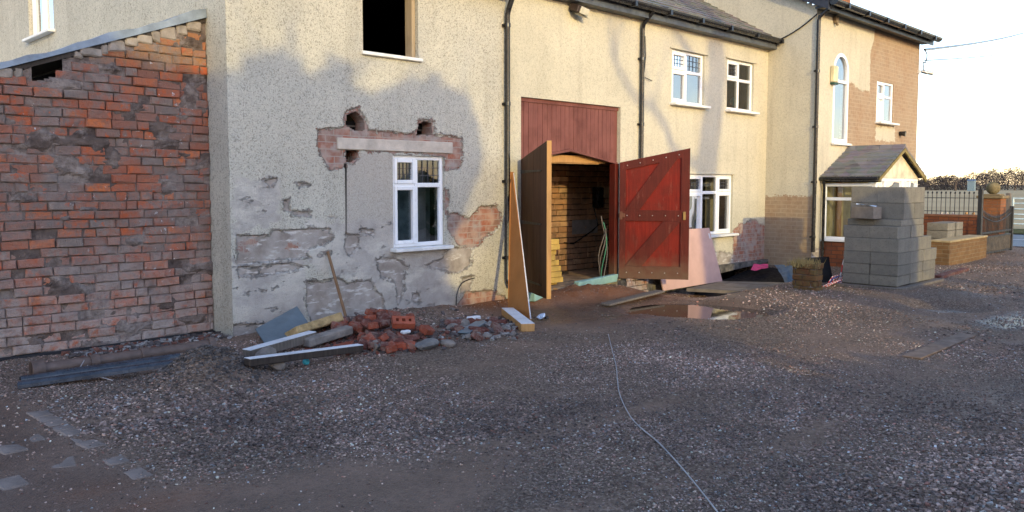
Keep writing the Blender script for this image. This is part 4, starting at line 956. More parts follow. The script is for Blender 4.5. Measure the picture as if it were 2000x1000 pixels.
def dusty(name, c, k=.5):
    n = N(name, .9, .12); f = n.noise(22, 6, rough=.65); b = n.mix(n.mr(n.noise(7, 4), .3, .7), tuple(x*.75 for x in c), tuple(x*1.2 for x in c)); r = n.objrand()
    b = n.mix(n.mr(n.math('ADD', f, n.math('MULTIPLY', r, .16)), .54, .68, 0, k), b, (.25, .20, .165)); n.col(b); n.bump(n.noise(60, 5), .007); return n.mat
M_redclay = dusty('red_clay', (.25, .066, .038), .4)
M_dullclay = dusty('dull_red_clay', (.14, .052, .04), .5)
M_stone = plain('grey_brown_stone', (.21, .18, .155), .9, .2, .3, 9, .008, 40)
M_slatepanel = plain('blue_grey_sheet', (.12, .155, .175), .5, .4, .15, 4, .002, 30)
M_cel = plain('yellow_insulation', (.40, .275, .13), .85, .1, .35, 16, .01, 50)
A, B = grd(66, 738), grd(412, 688); A.z += .06; B.z += .07
m = MB(); d_ = (B-A); m.tube([A+d_*t for t in np.linspace(0, 1, 8)], .056, 12)
for t in (0, .30, .58): m.tube([A+d_*(t-.012), A+d_*(t+.035)], .068, 12)
m.tube([B-d_*.02, B+d_*.02], .075, 12)
o = m.build('clay_pipe', M_pipe); tag(o, 'long brown clay drain pipe with collars lying along the foot of the brick wall', 'pipe')
o2 = MB().tube([A-d_*.012-Vector((0, 0, 0)), A+d_*.05], .085, 12).build('pipe_socket', M_pipe); o2.parent = o
M_sheen = plain('dusty_black_plastic', (.035, .042, .052), .3, .5, .45, 10)
for i, (pa, pb, w_, r_) in enumerate((((35, 760), (372, 713), .10, .12), ((40, 751), (330, 712), .085, -.2), ((110, 741), (388, 702), .07, .1))):
    A, B = grd(*pa, .012+.015*i), grd(*pb, .02+.015*i)
    d = (B-A).normalized(); s_ = d.cross(Vector((0, 0, 1))).normalized(); m = MB(); rr = w_/2; pr = [(rr*math.cos(t), rr*math.sin(t)) for t in np.linspace(0, math.pi, 7)]; pr += [((rr-.006)*math.cos(t), (rr-.006)*math.sin(t)) for t in np.linspace(math.pi, 0, 7)]
    k = len(pr); vs = [q+s_*a+Vector((0, 0, b)) for q in (A, B) for a, b in pr]; m.add(vs, [(j, (j+1) % k, (j+1) % k+k, j+k) for j in range(k)]+[tuple(range(k)), tuple(range(k, 2*k))])
    o = m.build('gutter_length', M_sheen)
    tag(o, ['black gutter length lying nearest the camera in the bundle beside the clay pipe', 'middle black gutter length in the bundle beside the clay pipe', 'short black gutter length lying closest to the clay pipe'][i], 'gutter', 'old black gutter lengths by the brick wall')
pp = [(150, 735), (168, 722), (190, 712), (185, 706), (170, 712), (172, 728), (190, 742), (220, 750)]
o = MB().tube([grd(x, y, .10 if 1 <= i <= 4 else .03) for i, (x, y) in enumerate(pp)], .0045, 6).build('bent_wire', plain('pale_wire', (.35, .33, .33), .4)); tag(o, 'thin pale wire looped over the clay pipe', 'wire')
# slate-blue sheet leaning on the wall
q = [Vector((4.02, 7.36, float(gz(4.02, 7.36))+.005)), Vector((4.60, 7.60, .09)), Vector((4.68, 8.0, .30)), Vector((4.10, 7.72, .16))]
q = [grd(524, 680, .0), onY(606, 636, 7.62), onY(580, 598, 7.97), onY(499, 642, 7.74)]
nn_ = (q[1]-q[0]).cross(q[3]-q[0]).normalized()*.012
o = MB().add(q+[p-nn_ for p in q], [(0, 1, 2, 3), (7, 6, 5, 4), (0, 4, 5, 1), (1, 5, 6, 2), (2, 6, 7, 3), (3, 7, 4, 0)]).build('sheet_offcut', M_slatepanel)
tag(o, 'blue grey flat sheet propped against the bottom of the house wall near its left corner', 'sheet')
o = MB().tube([grd(677, 624, .0), onY(640, 491, 8.02)], .017, 8).build('wooden_pole', wood_mat('old_broom_wood', (.17, .10, .055), (.25, .15, .085))); tag(o, 'worn wooden tool handle leaning against the peeling wall', 'tool handle')
W_ = ('white_face', M_whitewood)
bar_on('timber_beam', grd(482, 702, .0), grd(612, 674, .05), .11, .085, M_greywood, 'weathered beam with white painted top in the rubble left of the brick heap', 'beam', top=W_)
bar_on('timber_beam', grd(482, 715, .0), grd(704, 692, .03), .09, .06, M_darkwood, 'dark beam with white painted top lying in front of the rubble heap', 'beam', top=W_)
bar_on('concrete_lintel', grd(598, 683, .02), grd(684, 664, .06), .12, .085, M_stone, 'grey brown stone lintel lying at the left end of the brick heap', 'lintel', .012, .008)
bar_on('insulation_slab', grd(572, 665, .03), grd(662, 642, .07), .20, .085, M_cel, 'yellow crumbly insulation slab between the blue grey sheet and the brick heap', 'slab', .01, .012, roll=R(-22))
bar_on('insulation_scrap', grd(428, 696, .01), grd(454, 695, .01), .09, .06, M_cel, 'small yellow block lying by itself near the house corner', 'block', .008, .006)
rock('rubble_stone', grd(520, 706, .05), .12, M_stone, 'large pale grey stone resting against the white topped beam', 'stone', (1.1, .8, .75), 3)
rock('rubble_stone', grd(541, 722, .04), .085, M_stone, 'squarish brown stone in front of the dark beam', 'stone', (.9, .8, .8), 8)
rock('cobble', grd(735, 686, .05), .075, M_stone, 'round speckled cobble in front of the brick heap', 'stone', (.8, .8, .85), 12)
bm = bmesh.new(); bmesh.ops.create_uvsphere(bm, u_segments=20, v_segments=12, radius=.032)
o = MB().from_bm(bm, 0, None, True).build('ball', plain('turquoise_rubber', (.05, .36, .42), .5)); o.location = grd(598, 713, .03); tag(o, 'small turquoise ball beside the dark white topped beam', 'ball')
rock('concrete_lump', grd(832, 682, .045), .14, plain('mid_concrete', (.17, .16, .15), .9, .15, .3, 9, .006, 60), 'grey concrete lump to the right of the perforated bricks', 'concrete', (1.35, .6, .45), 21)
rock('concrete_lump', grd(875, 676, .03), .09, M_stone, 'pale brown lump at the right end of the brick heap', 'concrete', (1, .7, .6), 22)
# bricks
M_hotclay = dusty('fresh_red_clay', (.36, .085, .045), .12)
def solid_brick(name, p, rz, rx, ry, mat, frac=1.0, seed=0):
    L, w, h = .215*frac, .103, .066
    mb = MB().bbox(-L/2, L/2, -w/2, w/2, -h/2, h/2, .008, 0, None, .007)
    o = mb.build(name, mat); o.location = p; o.rotation_euler = (rx, ry, rz); return o
def hollow_brick(p, rz, rx, ry, label):
    L, w, h = .225, .11, .072; mb = MB(); a = .026
    mb.box(-L/2, L/2, -w/2, -w/2+.034, -h/2, h/2).box(-L/2, L/2, w/2-.034, w/2, -h/2, h/2)
    xs_ = [-L/2, -L/2+.034, -.07+.02, -.018, .018, .07-.02, L/2-.034, L/2]
    for k in range(0, 8, 2): mb.box(xs_[k], xs_[k+1], -w/2+.034, w/2-.034, -h/2, h/2-.0005)
    o = mb.build('perforated_brick', M_hotclay); o.location = p; o.rotation_euler = (rx, ry, rz); return tag(o, label, 'brick')
hollow_brick(grd(788, 662, .17), R(-28), R(35), R(4), 'upper red perforated brick with three holes, tilted on top of the heap')
hollow_brick(grd(788, 683, .035), R(-42), R(0), 0, 'lower red perforated brick with three holes lying flat in front of the heap')
solid_brick('red_brick', grd(833, 660, .08), .4, .5, .2, M_redclay, .75).update_tag()
bpy.data.objects['red_brick']['label'] = 'orange red half brick tipped up right of the perforated bricks'; bpy.data.objects['red_brick']['category'] = 'brick'
o = MB().bbox(-.05, .05, -.03, .03, -.02, .02, .01, jit=.008).build('plaster_lump', M_whitewood); o.location = grd(792, 668, .10); tag(o, 'white plaster lump between the two perforated bricks', 'plaster')
rg = random.Random(11)
heap = []
for i in range(46):
    px, py = rg.gauss(722, 42), rg.uniform(634, 690)
    px = max(628, min(800, px)); lift = max(0, .12*math.exp(-((px-735)/60)**2)*(1 if py < 665 else .25))
    heap.append((px, py, lift))
for i, (px, py, lift) in enumerate(heap):
    p = grd(px, py, .03+lift)
    if p.y > 7.9: p.y = 7.88
    o = solid_brick('rubble_brick', p, rg.uniform(0, 3), rg.gauss(0, .35), rg.gauss(0, .3), M_redclay if rg.random() < .35 else M_dullclay, rg.choice((1, .75, .5, .6)))
    tag(o, 'broken red brick in the rubble heap below the white framed window', 'brick', 'bricks in the rubble heap')
for i in range(22):
    px, py = rg.uniform(868, 990), rg.uniform(630, 664); p = grd(px, py, .025)
    if p.y > 7.9: p.y = 7.88
    if rg.random() < .5:
        o = solid_brick('rubble_brick', p, rg.uniform(0, 3), rg.gauss(0, .3), rg.gauss(0, .2), M_dullclay, rg.choice((1, .7, .5))); tag(o, 'dull brick piece strewn between the brick heap and the downpipe', 'brick', 'strewn bricks by the downpipe')
    else: rock('rubble_stone', p, rg.uniform(.05, .1), M_stone if rg.random() < .3 else plain('dark_stone', (.07, .055, .05), .9) if i == 0 else bpy.data.materials.get('dark_stone') or M_stone, 'dark stone strewn between the brick heap and the downpipe', 'stone', (1, .8, .6), 50+i, 'strewn stones by the downpipe')
o = bar_on('slate_piece', grd(905, 655, .02), grd(940, 640, .06), .13, .014, M_slatepanel, 'flat dark slate piece lying among the stones by the downpipe', 'slate', .003)
o = bar_on('white_tub', grd(914, 627, .0), grd(936, 624, .0), .07, .05, M_whitewood, 'small white plastic tub on the orange soil by the downpipe', 'tub', .012)
bar_on('white_timber', grd(1031, 648, .0), grd(991, 618, .02), .15, .085, M_pine, 'short white faced timber with an orange sawn end lying below the leaning board', 'timber', top=W_)
m = MB(); rr_ = random.Random(3); vs = []
for i in range(5):
    for j in range(4): vs.append((i*.045+rr_.gauss(0, .01), j*.045+rr_.gauss(0, .01), .03+rr_.gauss(0, .02)))
m.add(vs, [(i*4+j, (i+1)*4+j, (i+1)*4+j+1, i*4+j+1) for i in range(4) for j in range(3)])
o = m.build('crumpled_foil', plain('silver_foil', (.5, .52, .55), .3, .5, metal=.7)); o.location = grd(1055, 626); tag(o, 'crumpled silver foil scrap on the dark mud', 'foil scrap')
# board offcut leaning by the downpipe
ap = onY(1001, 336, 8.0); b0 = grd(1038, 626, .0); b1 = grd(994, 612, 0)
q = [b1, b0, ap+Vector((.03, 0, 0)), ap-Vector((.02, 0, .0))]
nn_ = (q[1]-q[0]).cross(q[2]-q[0]).normalized()*.018
o = MB().add(q+[p+nn_ for p in q], [(0, 1, 2, 3), (7, 6, 5, 4), (0, 4, 5, 1), (1, 5, 6, 2), (2, 6, 7, 3), (3, 7, 4, 0)]).build('tapered_board', M_ply); tag(o, 'orange brown tapered board leaning on the wall beside the downpipe', 'board')
e0, e1 = b0, ap+Vector((.03, 0, 0)); dd = (e1-e0).normalized()
o2 = MB().tube([e0+nn_*.5+dd*.02, e1+nn_*.5-dd*.02], .009, 4).build('raw_edge', M_whitewood); o2.parent = o
# pink board
q = [onY(1296, 568, 7.74), onY(1411, 549, 7.74), onY(1385, 445, 7.93), None]; q[3] = onY(1272, 452, 7.93)
nn_ = (q[1]-q[0]).cross(q[3]-q[0]).normalized()*.02
o = MB().add(q+[p-nn_ for p in q], [(0, 1, 2, 3), (7, 6, 5, 4), (0, 4, 5, 1), (1, 5, 6, 2), (2, 6, 7, 3), (3, 7, 4, 0)]).build('pink_board', plain('pink_board_face', (.56, .36, .31), .7, .2, .08, 5)); tag(o, 'large pink board propped under the window behind the red door leaf', 'board')
lb = q[2]*.97+q[1]*.03
c_ = onY(1379, 460, 7.68); T_ = MB().add([q[2]+(q[1]-q[2])*.10+(q[3]-q[2])*.02-nn_*-.15, q[2]+(q[1]-q[2])*.20+(q[3]-q[2])*.02+nn_*.15, q[2]+(q[1]-q[2])*.20+(q[3]-q[2])*.045+nn_*.15, q[2]+(q[1]-q[2])*.10+(q[3]-q[2])*.045+nn_*.15], [(0, 1, 2, 3)]).build('paper_sticker', M_whitewood); T_.parent = o

# ------------------------------------------------------------------ doorway debris
o = bar_on('plank', grd(1182, 600, .02), grd(1290, 577, .05), .16, .03, M_greywood, 'muddy plank lying below the right jamb of the cart door', 'plank')
M_foam = plain('turquoise_foam', (.24, .40, .37), .7, .2, .15, 10)
o = bar_on('foam_strip', Vector((9.35, 7.98, .02)), Vector((10.35, 8.02, .05)), .10, .12, M_foam, 'turquoise foam strip across the right part of the cart door sill', 'foam strip', .01, .012)
o = bar_on('foam_strip', Vector((8.1, 7.72, -.01)), Vector((8.5, 7.86, .02)), .12, .13, M_foam, 'turquoise foam block at the foot of the left door leaf', 'foam strip', .012, .014)
ys = 8.62
for i in range(9):
    zz = .0+i*.085
    p0 = Vector((8.86+RND.uniform(-.02, .05), ys+RND.uniform(-.05, .05), zz)); o = bar_on('timber_offcut', p0, p0+Vector((.62+RND.uniform(-.05, .06)-(.2 if i > 6 else 0)*0, RND.uniform(-.05, .05), 0)), .28, .08, plain('yellow_timber', (.62, .40, .10), .7, .2, .2, 8) if i == 0 else bpy.data.materials['yellow_timber'], ('lowest', 'second', 'third', 'fourth', 'fifth', 'sixth', 'seventh', 'eighth', 'topmost')[i]+' yellow timber offcut, counted from the floor, in the stack inside the cart door', 'timber', .004, .003, 0, 'yellow timber stack inside the cart door')
for i in range(9):
    p = Vector((RND.uniform(8.9, 10.2), RND.uniform(8.15, 8.6), .0)); a_r = RND.uniform(0, 3); Lr = RND.uniform(.15, .5)
    bar_on('floor_scrap', p, p+Vector((math.cos(a_r)*Lr, math.sin(a_r)*Lr*.3, .02)), .07, .03, M_pine if i % 2 else M_greywood, 'wood scrap lying on the dusty floor just inside the cart door', 'wood scrap', .004, .004, 0, 'wood scraps inside the cart door')
base = Vector((10.02, 8.02, -.02)); m = MB()
for k in range(4):
    pts = [base+Vector((.02*k-.03, .01*k, 0))]
    for j in range(1, 9): pts.append(base+Vector((.02*k-.03+.05*math.sin(j*.9+k*1.3)*.6, .05*math.sin(j*.5+k), j*(.105+.012*k))))
    m.tube(pts, .009, 6, 1 if k == 2 else 0)
o = m.build('cable_bunch', [M_greywood, plain('green_cable', (.06, .22, .12), .5)]); tag(o, 'loose electric cables standing up out of the cart door sill', 'cables')

# ------------------------------------------------------------------ excavation
n = N('wet_footing_stone', .75, .3); n.col(n.mix(n.mr(n.noise(9, 5), .35, .65), (.05, .047, .045), (.17, .155, .14))); n.bump(n.noise(14, 5), .03); M_foot = n.mat
part(MB().prism([(10.52, .10), (XR-.01, .10), (XR-.01, .03), (14.2, .0), (13.3, -.05), (12.7, -.2), (12.4, -.5), (10.52, -.5)], YF-.10, YF+.0-.002), 'footing', M_foot, house2)
part(MB().box(12.0, XR-.05, YF+.5, YF+.55, -.7, .2).box(12.0, XR-.05, YF+.165, YF+.5, .06, .1), 'underfloor_dark_panel', M_void, house2)  # near-black boxes painted as the deep shade under the floor
V, Q, A = brick_panel(10.45, 11.0, -.2, .10, lambda u, o_, z: (u, 7.86+o_, z), seed=12, jit=.01); 
o = fast_mesh('brick_footing', V, Q, M_oldbrick, None, A); tag(o, 'broken brick footing exposed beside the right jamb of the cart door', 'footing')
o2 = MB().box(10.46, 10.99, 7.87, 8.02, -.3, .07).build('footing_core', M_foot); o2.parent = o
sl_ = [onZ(1341, 563, -.07), onZ(1412, 549, -.07), onZ(1553, 552, -.07), onZ(1549, 574, -.07)]
o = MB().add(sl_+[p-Vector((0, 0, .05)) for p in sl_], [(0, 1, 2, 3), (7, 6, 5, 4), (0, 4, 5, 1), (1, 5, 6, 2), (2, 6, 7, 3), (3, 7, 4, 0)]).build('concrete_slab', plain('muddy_concrete', (.17, .14, .11), .85, .2, .3, 5, .004, 40)); tag(o, 'flat muddy concrete slab at the edge of the trench', 'slab')
def sheet(name, P00, P10, P11, P01, mat, label, cat, amp=.05, nu=16, nv=12, seed=0):
    vs, fs = [], []
    P00, P10, P11, P01 = map(Vector, (P00, P10, P11, P01)); nr = (P10-P00).cross(P01-P00).normalized()
    for i in range(nu+1):
        for j in range(nv+1):
            u, v = i/nu, j/nv; p = P00*(1-u)*(1-v)+P10*u*(1-v)+P11*u*v+P01*(1-u)*v
            vs.append(p+nr*amp*float(fbm(u*3.1+seed, v*2.7, seed)*2+.5*fbm(u*9, v*8+seed, seed+2)))
    fs = [(i*(nv+1)+j, (i+1)*(nv+1)+j, (i+1)*(nv+1)+j+1, i*(nv+1)+j+1) for i in range(nu) for j in range(nv)]
    o = MB().add(vs, fs, 0, True).build(name, mat); return tag(o, label, cat)
M_dpm = plain('black_membrane', (.006, .006, .008), .6, .2, .3, 6)
sheet('black_sheet', (12.2, 7.2, -.36), (14.9, 6.75, -.12), (15.0, 8.0, -.02), (12.5, 7.98, -.34), M_dpm, 'black plastic sheet lining the trench under the house wall', 'plastic sheet', .05, 24, 12, 3)
c0 = onZ(1515, 515, .08)
sheet('blue_tarp', onY(1535, 553, 6.75), onY(1558, 556, 6.6), onY(1557, 517, 6.85), onY(1512, 516, 7.3), plain('blue_grey_tarp', (.07, .12, .17), .45, .4, .3, 8), 'blue grey tarpaulin corner hanging at the right end of the trench', 'tarpaulin', .05, 12, 10, 5)
sheet('pink_sheet', onY(1466, 527, 7.62), onY(1500, 525, 7.5), onY(1500, 517, 7.7), onY(1472, 516, 7.75), plain('hot_pink_plastic', (.62, .06, .17), .5), 'crumpled hot pink plastic scrap at the top of the trench', 'plastic scrap', .03, 8, 6, 9)
# low wall stub at the trench end
pc = onZ(1606, 566, 0)
V, Q, A = brick_panel(0, .36, -.2, .46, lambda u, o_, z: (pc.x-.25+o_, pc.y+u, z), seed=31, top=lambda u: .46-.2*u)
V2, Q2, A2 = brick_panel(0, .25, -.2, .42, lambda u, o_, z: (pc.x-.25+u, pc.y+o_, z), seed=32, bl=.25)
V, Q, A = merge_meshes([(V, Q, A), (V2, Q2, A2)])
n = N('mossy_brick', .9, .1); n.col(n.mix(n.mr(n.noise(8, 5), .4, .6), n.ramp(n.attr('rnd'), [(0, (.20, .095, .04)), (1, (.13, .06, .03))]), (.13, .09, .04))); n.bump(n.noise(40, 5), .008)
o = fast_mesh('wall_stub', V, Q, n.mat, None, A); tag(o, 'crumbling low brick wall stub between the trench and the stack of blocks', 'brick wall')
o2 = MB().box(pc.x-.24, pc.x, pc.y+.012, pc.y+.35, -.2, .3).box(pc.x-.23, pc.x-.01, pc.y+.02, pc.y+.3, .3, .38).build('rubble_core', M_mortar); o2.parent = o
sheet('membrane_flap', onZ(1612, 556, .0)+Vector((.1, .3, 0)), onZ(1652, 556, 0)+Vector((.1, .25, 0)), onZ(1652, 556, 0)+Vector((.15, .35, .42)), onZ(1612, 556, 0)+Vector((.1, .4, .40)), M_dpm, 'black membrane flap standing between the wall stub and the blocks', 'membrane', .03, 8, 8, 12)
g0 = onZ(1580, 507, .33); rr_ = random.Random(5); m = MB()
for k in range(260):
    p = Vector((pc.x-.22+rr_.gauss(.05, .12), pc.y+.22+rr_.gauss(0, .1), .37+rr_.uniform(-.03, .02))); d_ = Vector((rr_.gauss(0, .35), rr_.gauss(0, .35), 1)).normalized()*rr_.uniform(.06, .16); s_ = Vector((.004, -.003, 0))
    m.add([p-s_, p+s_, p+d_], [(0, 1, 2)])
o = m.build('dry_grass_tuft', plain('straw_grass', (.26, .19, .07), .9)); tag(o, 'tuft of dry grass growing on the low wall stub', 'grass tuft')
# barrier tape on a pin
t0 = onZ(1640, 556, 0); hgt = lambda px, py: onY(px, py, t0.y)
m = MB(); m.tube([hgt(1638, 560), hgt(1645, 520), hgt(1652, 492), hgt(1658, 480), hgt(1662, 484), hgt(1660, 490)], .011, 6)
M_tape = N('red_white_tape', .5, .3); M_tape.col(M_tape.mix(M_tape.mr(M_tape.wave(3.5, None, .5), .48, .52), (.70, .62, .60), (.55, .06, .06))); M_tape = M_tape.mat
o = m.build('marker_pin', M_tape); tag(o, 'bent marker pin wrapped in red and white barrier tape beside the blocks', 'marker pin')
rr_ = random.Random(2); m = MB()
for k in range(7):
    a = [(1602+rr_.uniform(0, 30), 557+rr_.uniform(-3, 4)), (1625+rr_.uniform(0, 20), 548+rr_.uniform(-8, 6)), (1645+rr_.uniform(-8, 12), 533+rr_.uniform(-4, 16)), (1655+rr_.uniform(-10, 8), 530+rr_.uniform(0, 22)), (1630+rr_.uniform(-10, 10), 555)]
    pts = [onY(x, y, t0.y-.02*k+.05) for x, y in a]; m.tube(pts, .007, 4, 1 if k == 3 else 0)
o = m.build('tape_tangle', [M_tape, plain('blue_rope', (.05, .08, .30), .6)]); tag(o, 'tangle of red and white tape with blue rope on the ground by the blocks', 'barrier tape')

# ================================================================== STACK OF BLOCKS
b_o = onZ(1752, 567, 0); BX, BY = b_o.x, b_o.y
ordn = ('bottom', 'second', 'third', 'fourth', 'fifth', 'sixth', 'seventh', 'top')
GRPB = 'concrete blocks in the big stack'
layers = [(.05, .16, 0, 1.66, 3, 2), (.21, .16, 0, 1.66, 3, 2), (.37, .19, .0, 1.70, 3, 2), (.56, .21, .02, 1.45, 3, 2), (.77, .19, .06, 1.18, 2, 2), (.96, .10, .22, 1.16, 2, 2), (1.06, .25, .33, 1.20, 2, 2), (1.31, .25, .33, 1.20, 2, 2)]
col_n = ('left end', 'second from left', 'third from left', 'right end')
protos = {}
for li, (z0, h, xa, xb, nx, ny) in enumerate(layers):
    for i in range(nx):
        for j in range(ny):
            dx = (xb-xa)/nx; dy = .42
            key = (round(dx, 3), h)
            if key not in protos: protos[key] = MB().bbox(-dx/2+.003, dx/2-.003, -dy/2+.003, dy/2-.003, 0, h-.003, .006).build('concrete_block', M_block); o = protos[key]
            else: o = protos[key].copy(); COL.objects.link(o)
            o.location = (BX+xa+dx*(i+.5)+RND.uniform(-.006, .006), BY+dy*(j+.5)+RND.uniform(-.008, .008)+(.04 if li > 3 else 0), z0); o.rotation_euler.z = RND.uniform(-.01, .01)
            tag(o, 'concrete block in the %s layer of the big stack, %s, %s' % (ordn[li], ('front', 'behind')[j], col_n[i] if i < nx-1 else col_n[3]), 'concrete block', GRPB)
o = MB().bbox(-.19, .19, -.11, .11, 0, .19, .008, jit=.004).build('concrete_block', plain('brown_block', (.20, .17, .14), .95, .1, .2, 10, .006, 60)); o.location = (BX+.14, BY+.55, 1.065); o.rotation_euler.z = R(80); tag(o, 'single brownish block lying on the ledge of the big stack', 'concrete block', GRPB)
sheet('paper_bag', (BX+.08, BY+.38, 1.262), (BX+.22, BY+.40, 1.262), (BX+.24, BY+.72, 1.285), (BX+.10, BY+.70, 1.29), plain('white_plastic_film', (.60, .68, .75), .5), 'scrap of white plastic film on the single block on the stack ledge', 'plastic scrap', .02, 8, 8, 3)
bar_on('pallet_board', (BX-.10, BY-.02, .0), (BX-.10, BY+.95, .0), .12, .045, M_greywood, 'grey pallet board under the dark left side of the big block stack', 'board')
bar_on('pallet_board', (BX-.12, BY-.06, .0), (BX+1.75, BY-.06, .0), .12, .045, M_greywood, 'grey pallet board under the sunlit front of the big block stack', 'board')
m = MB()
for i in range(3): m.box(BX+.05+i*.7, BX+.17+i*.7, BY+.02, BY+.86, 0.0, .046)
tag(m.build('pallet', M_greywood), 'wooden pallet bearers under the big block stack', 'pallet')
bar_on('kerb_board', onZ(1780, 700, .0), onZ(1890, 655, .0), .17, .018, plain('sunk_board', (.17, .12, .09), .8, .15, .3, 8), 'flat dark board sunk in the gravel at the right', 'board')
bar_on('kerb_board', onZ(1832, 545, 0), onZ(1885, 529, 0), .14, .06, M_dullclay, 'reddish kerb strip behind the block stack', 'kerb')

# ------------------------------------------------------------------ cable over the gravel, paving stones
pp = [(1188, 655), (1196, 688), (1203, 716), (1206, 745), (1210, 772), (1226, 808), (1246, 834), (1284, 866), (1318, 902), (1352, 942), (1400, 1003), (1440, 1060), (1500, 1180)]
cp = [grd(x, y, .012) for x, y in pp]
def smooth_pts(P, k=6):
    out = []
    for i in range(len(P)-1):
        a, b, c, d = P[max(i-1, 0)], P[i], P[i+1], P[min(i+2, len(P)-1)]
        for j in range(k):
            t = j/k; out.append(.5*((2*b)+(c-a)*t+(2*a-5*b+4*c-d)*t*t+(3*b-a-3*c+d)*t**3))
    return out+[P[-1]]
o = MB().tube(smooth_pts(cp), .0044, 6).build('cable', plain('grey_cable', (.34, .33, .33), .5)); tag(o, 'thin grey cable trailing over the gravel towards the camera', 'cable')
M_flag = plain('worn_paving', (.23, .18, .15), .9, .08, .3, 5, .006, 40)
e0, e1 = grd(88, 802), grd(300, 926); ed = Vector((e1.x-e0.x, e1.y-e0.y, 0)); EL = ed.length; ed.normalize(); es = Vector((ed.y, -ed.x, 0)); es = es if es.x < 0 else -es; ea = math.atan2(ed.y, ed.x)
k = 0; t = 0.0; ordi = ('first', 'second', 'third', 'fourth', 'fifth', 'sixth', 'seventh', 'eighth', 'ninth', 'tenth', 'eleventh', 'twelfth')
while t < EL and k < 12:
    w_ = RND.uniform(.13, .2); c_ = e0+ed*(t+w_/2)+es*.06; sz = RND.choice((-.001, .0015, .003)) if k not in (5, 7, 9) else -.008
    o = MB().bbox(-w_/2+.004, w_/2-.004, -.06, .06, -.04, .0, .008, 0, None, .008).build('paving_stone', M_flag); o.location = (c_.x, c_.y, float(gz(c_.x, c_.y))+sz+.0045); o.rotation_euler = (RND.gauss(0, .015), RND.gauss(0, .015), ea+RND.gauss(0, .03))
    tag(o, 'worn paving stone in the gravel edging row, %s from the far end' % ordi[k], 'paving stone', 'paving stones edging the dirt path'); t += w_; k += 1
for i, (x, y, s_) in enumerate(((22, 944, .20), (60, 856, .22), (20, 878, .2), (120, 905, .18))):
    p = grd(x, y, .004); o = MB().bbox(-s_/2, s_/2, -.07, .07, -.04, 0, .01, 0, None, .014).build('paving_stone', M_flag); o.location = p; o.rotation_euler = (RND.gauss(0, .015), RND.gauss(0, .015), ea+RND.gauss(0, .08))
    tag(o, ('large paving stone near the bottom left corner of the dirt path', 'paving stone lying left of the edging row, highest of the loose ones', 'paving stone at the left border of the dirt path', 'half sunk paving stone in the middle of the wet dirt path')[i], 'paving stone', 'paving stones edging the dirt path')

# ================================================================== WALL FITTINGS
p = onY(1130, 18, YF-.12); m = MB().bbox(-.11, .11, -.09, .09, -.05, .05, .012)
M_lampbox = plain('floodlight_housing', (.05, .035, .03), .5)
fl_ = m.build('floodlight', M_lampbox); fl_.location = p; fl_.rotation_euler = (R(18), R(8), 0); tag(fl_, 'old floodlight fixed high on the middle house wall', 'floodlight')
g_ = MB().bbox(-.06, .13, -.105, -.09, -.055, .045, .004).bbox(.0, .2, -.07, .06, -.075, -.051, .006).build('lamp_glass', plain('dusty_lens', (.50, .47, .36), .4)); g_.parent = fl_
b_ = MB().tube([(0, .05, 0), (-.03, .12, -.05)], .02, 8).build('bracket', M_iron); b_.parent = fl_
p = FR(1628, 150); ab = MB().bbox(p[0]-.16, p[0]+.02, YR-.09, YR-.002, p[1]-.12, p[1]+.20, .015).build('alarm_box', plain('cream_plastic', (.62, .55, .34), .5)); tag(ab, 'cream burglar alarm box beside the arched window', 'alarm box')
o = MB().bbox(p[0]-.162, p[0]+.022, YR-.092, YR-.0015, p[1]-.16, p[1]-.122, .004).build('alarm_base', plain('green_plastic', (.02, .07, .05), .5)); o.parent = ab
o = MB()
for k in range(3): o.box(p[0]+.021, p[0]+.025, YR-.075, YR-.03, p[1]-.08+k*.075, p[1]-.03+k*.075)
o = o.build('alarm_lettering', M_blackplastic); o.parent = ab
p = FR(1629, 38); o = MB().bbox(p[0]-.04, p[0]+.04, YR-.08, YR-.002, p[1]-.08, p[1]+.06, .01).tube([(p[0], YR-.06, p[1]-.08), (p[0]+.02, YR-.07, p[1]-.12)], .025, 8).build('sensor', plain('brown_sensor', (.20, .15, .10), .6)); tag(o, 'small motion sensor under the gutter of the end house', 'sensor')
p = FR(1757, 261); o = MB().tube([(p[0], YR, p[1]), (p[0], YR-.06, p[1]), (p[0]+.01, YR-.13, p[1]-.01)], [.05, .05, .065], 12).build('wall_vent', M_blackplastic); tag(o, 'round black vent outlet above the porch', 'vent')
p = onX(1797, 140, XE); cmr = MB().box(XE-.05, XE+.04, YR-.03, YR+.03, p.z-.04, p.z+.04).tube([(XE, YR-.03, p.z+.02), (XE+.12, YR-.1, p.z-.0), (XE+.18, YR-.12, p.z-.02)], .016, 6).build('wall_camera', plain('white_camera', (.65, .65, .65), .4)); tag(cmr, 'white camera on a bracket at the far corner of the end house', 'camera')
o = MB().tube([(XE+.12, YR-.02, p.z+.02), (XE+.32, YR-.2, p.z-.03)], .045, 10).build('camera_body', M_metal); o.parent = cmr
def wire(name, A, B, sag, label, r=.009):
    A, B = Vector(A), Vector(B); pts = [A+(B-A)*t-Vector((0, 0, sag*4*t*(1-t))) for t in np.linspace(0, 1, 24)]
    o = MB().tube(pts, r, 5).build(name, M_blackplastic); return tag(o, label, 'cable')
a = onX(1806, 97, XE+.02); b = onX(2000, 61, 46.0); e_ = b+(b-a)*.25
wire('overhead_cable', a, e_, .12, 'upper overhead cable running from the end house corner to the right', .03)
a2 = onX(1806, 118, XE+.02); b = onX(2000, 96, 46.0); wire('overhead_cable', a2, b+(b-a2)*.25, .1, 'lower fainter overhead cable running from the end house corner to the right', .015)
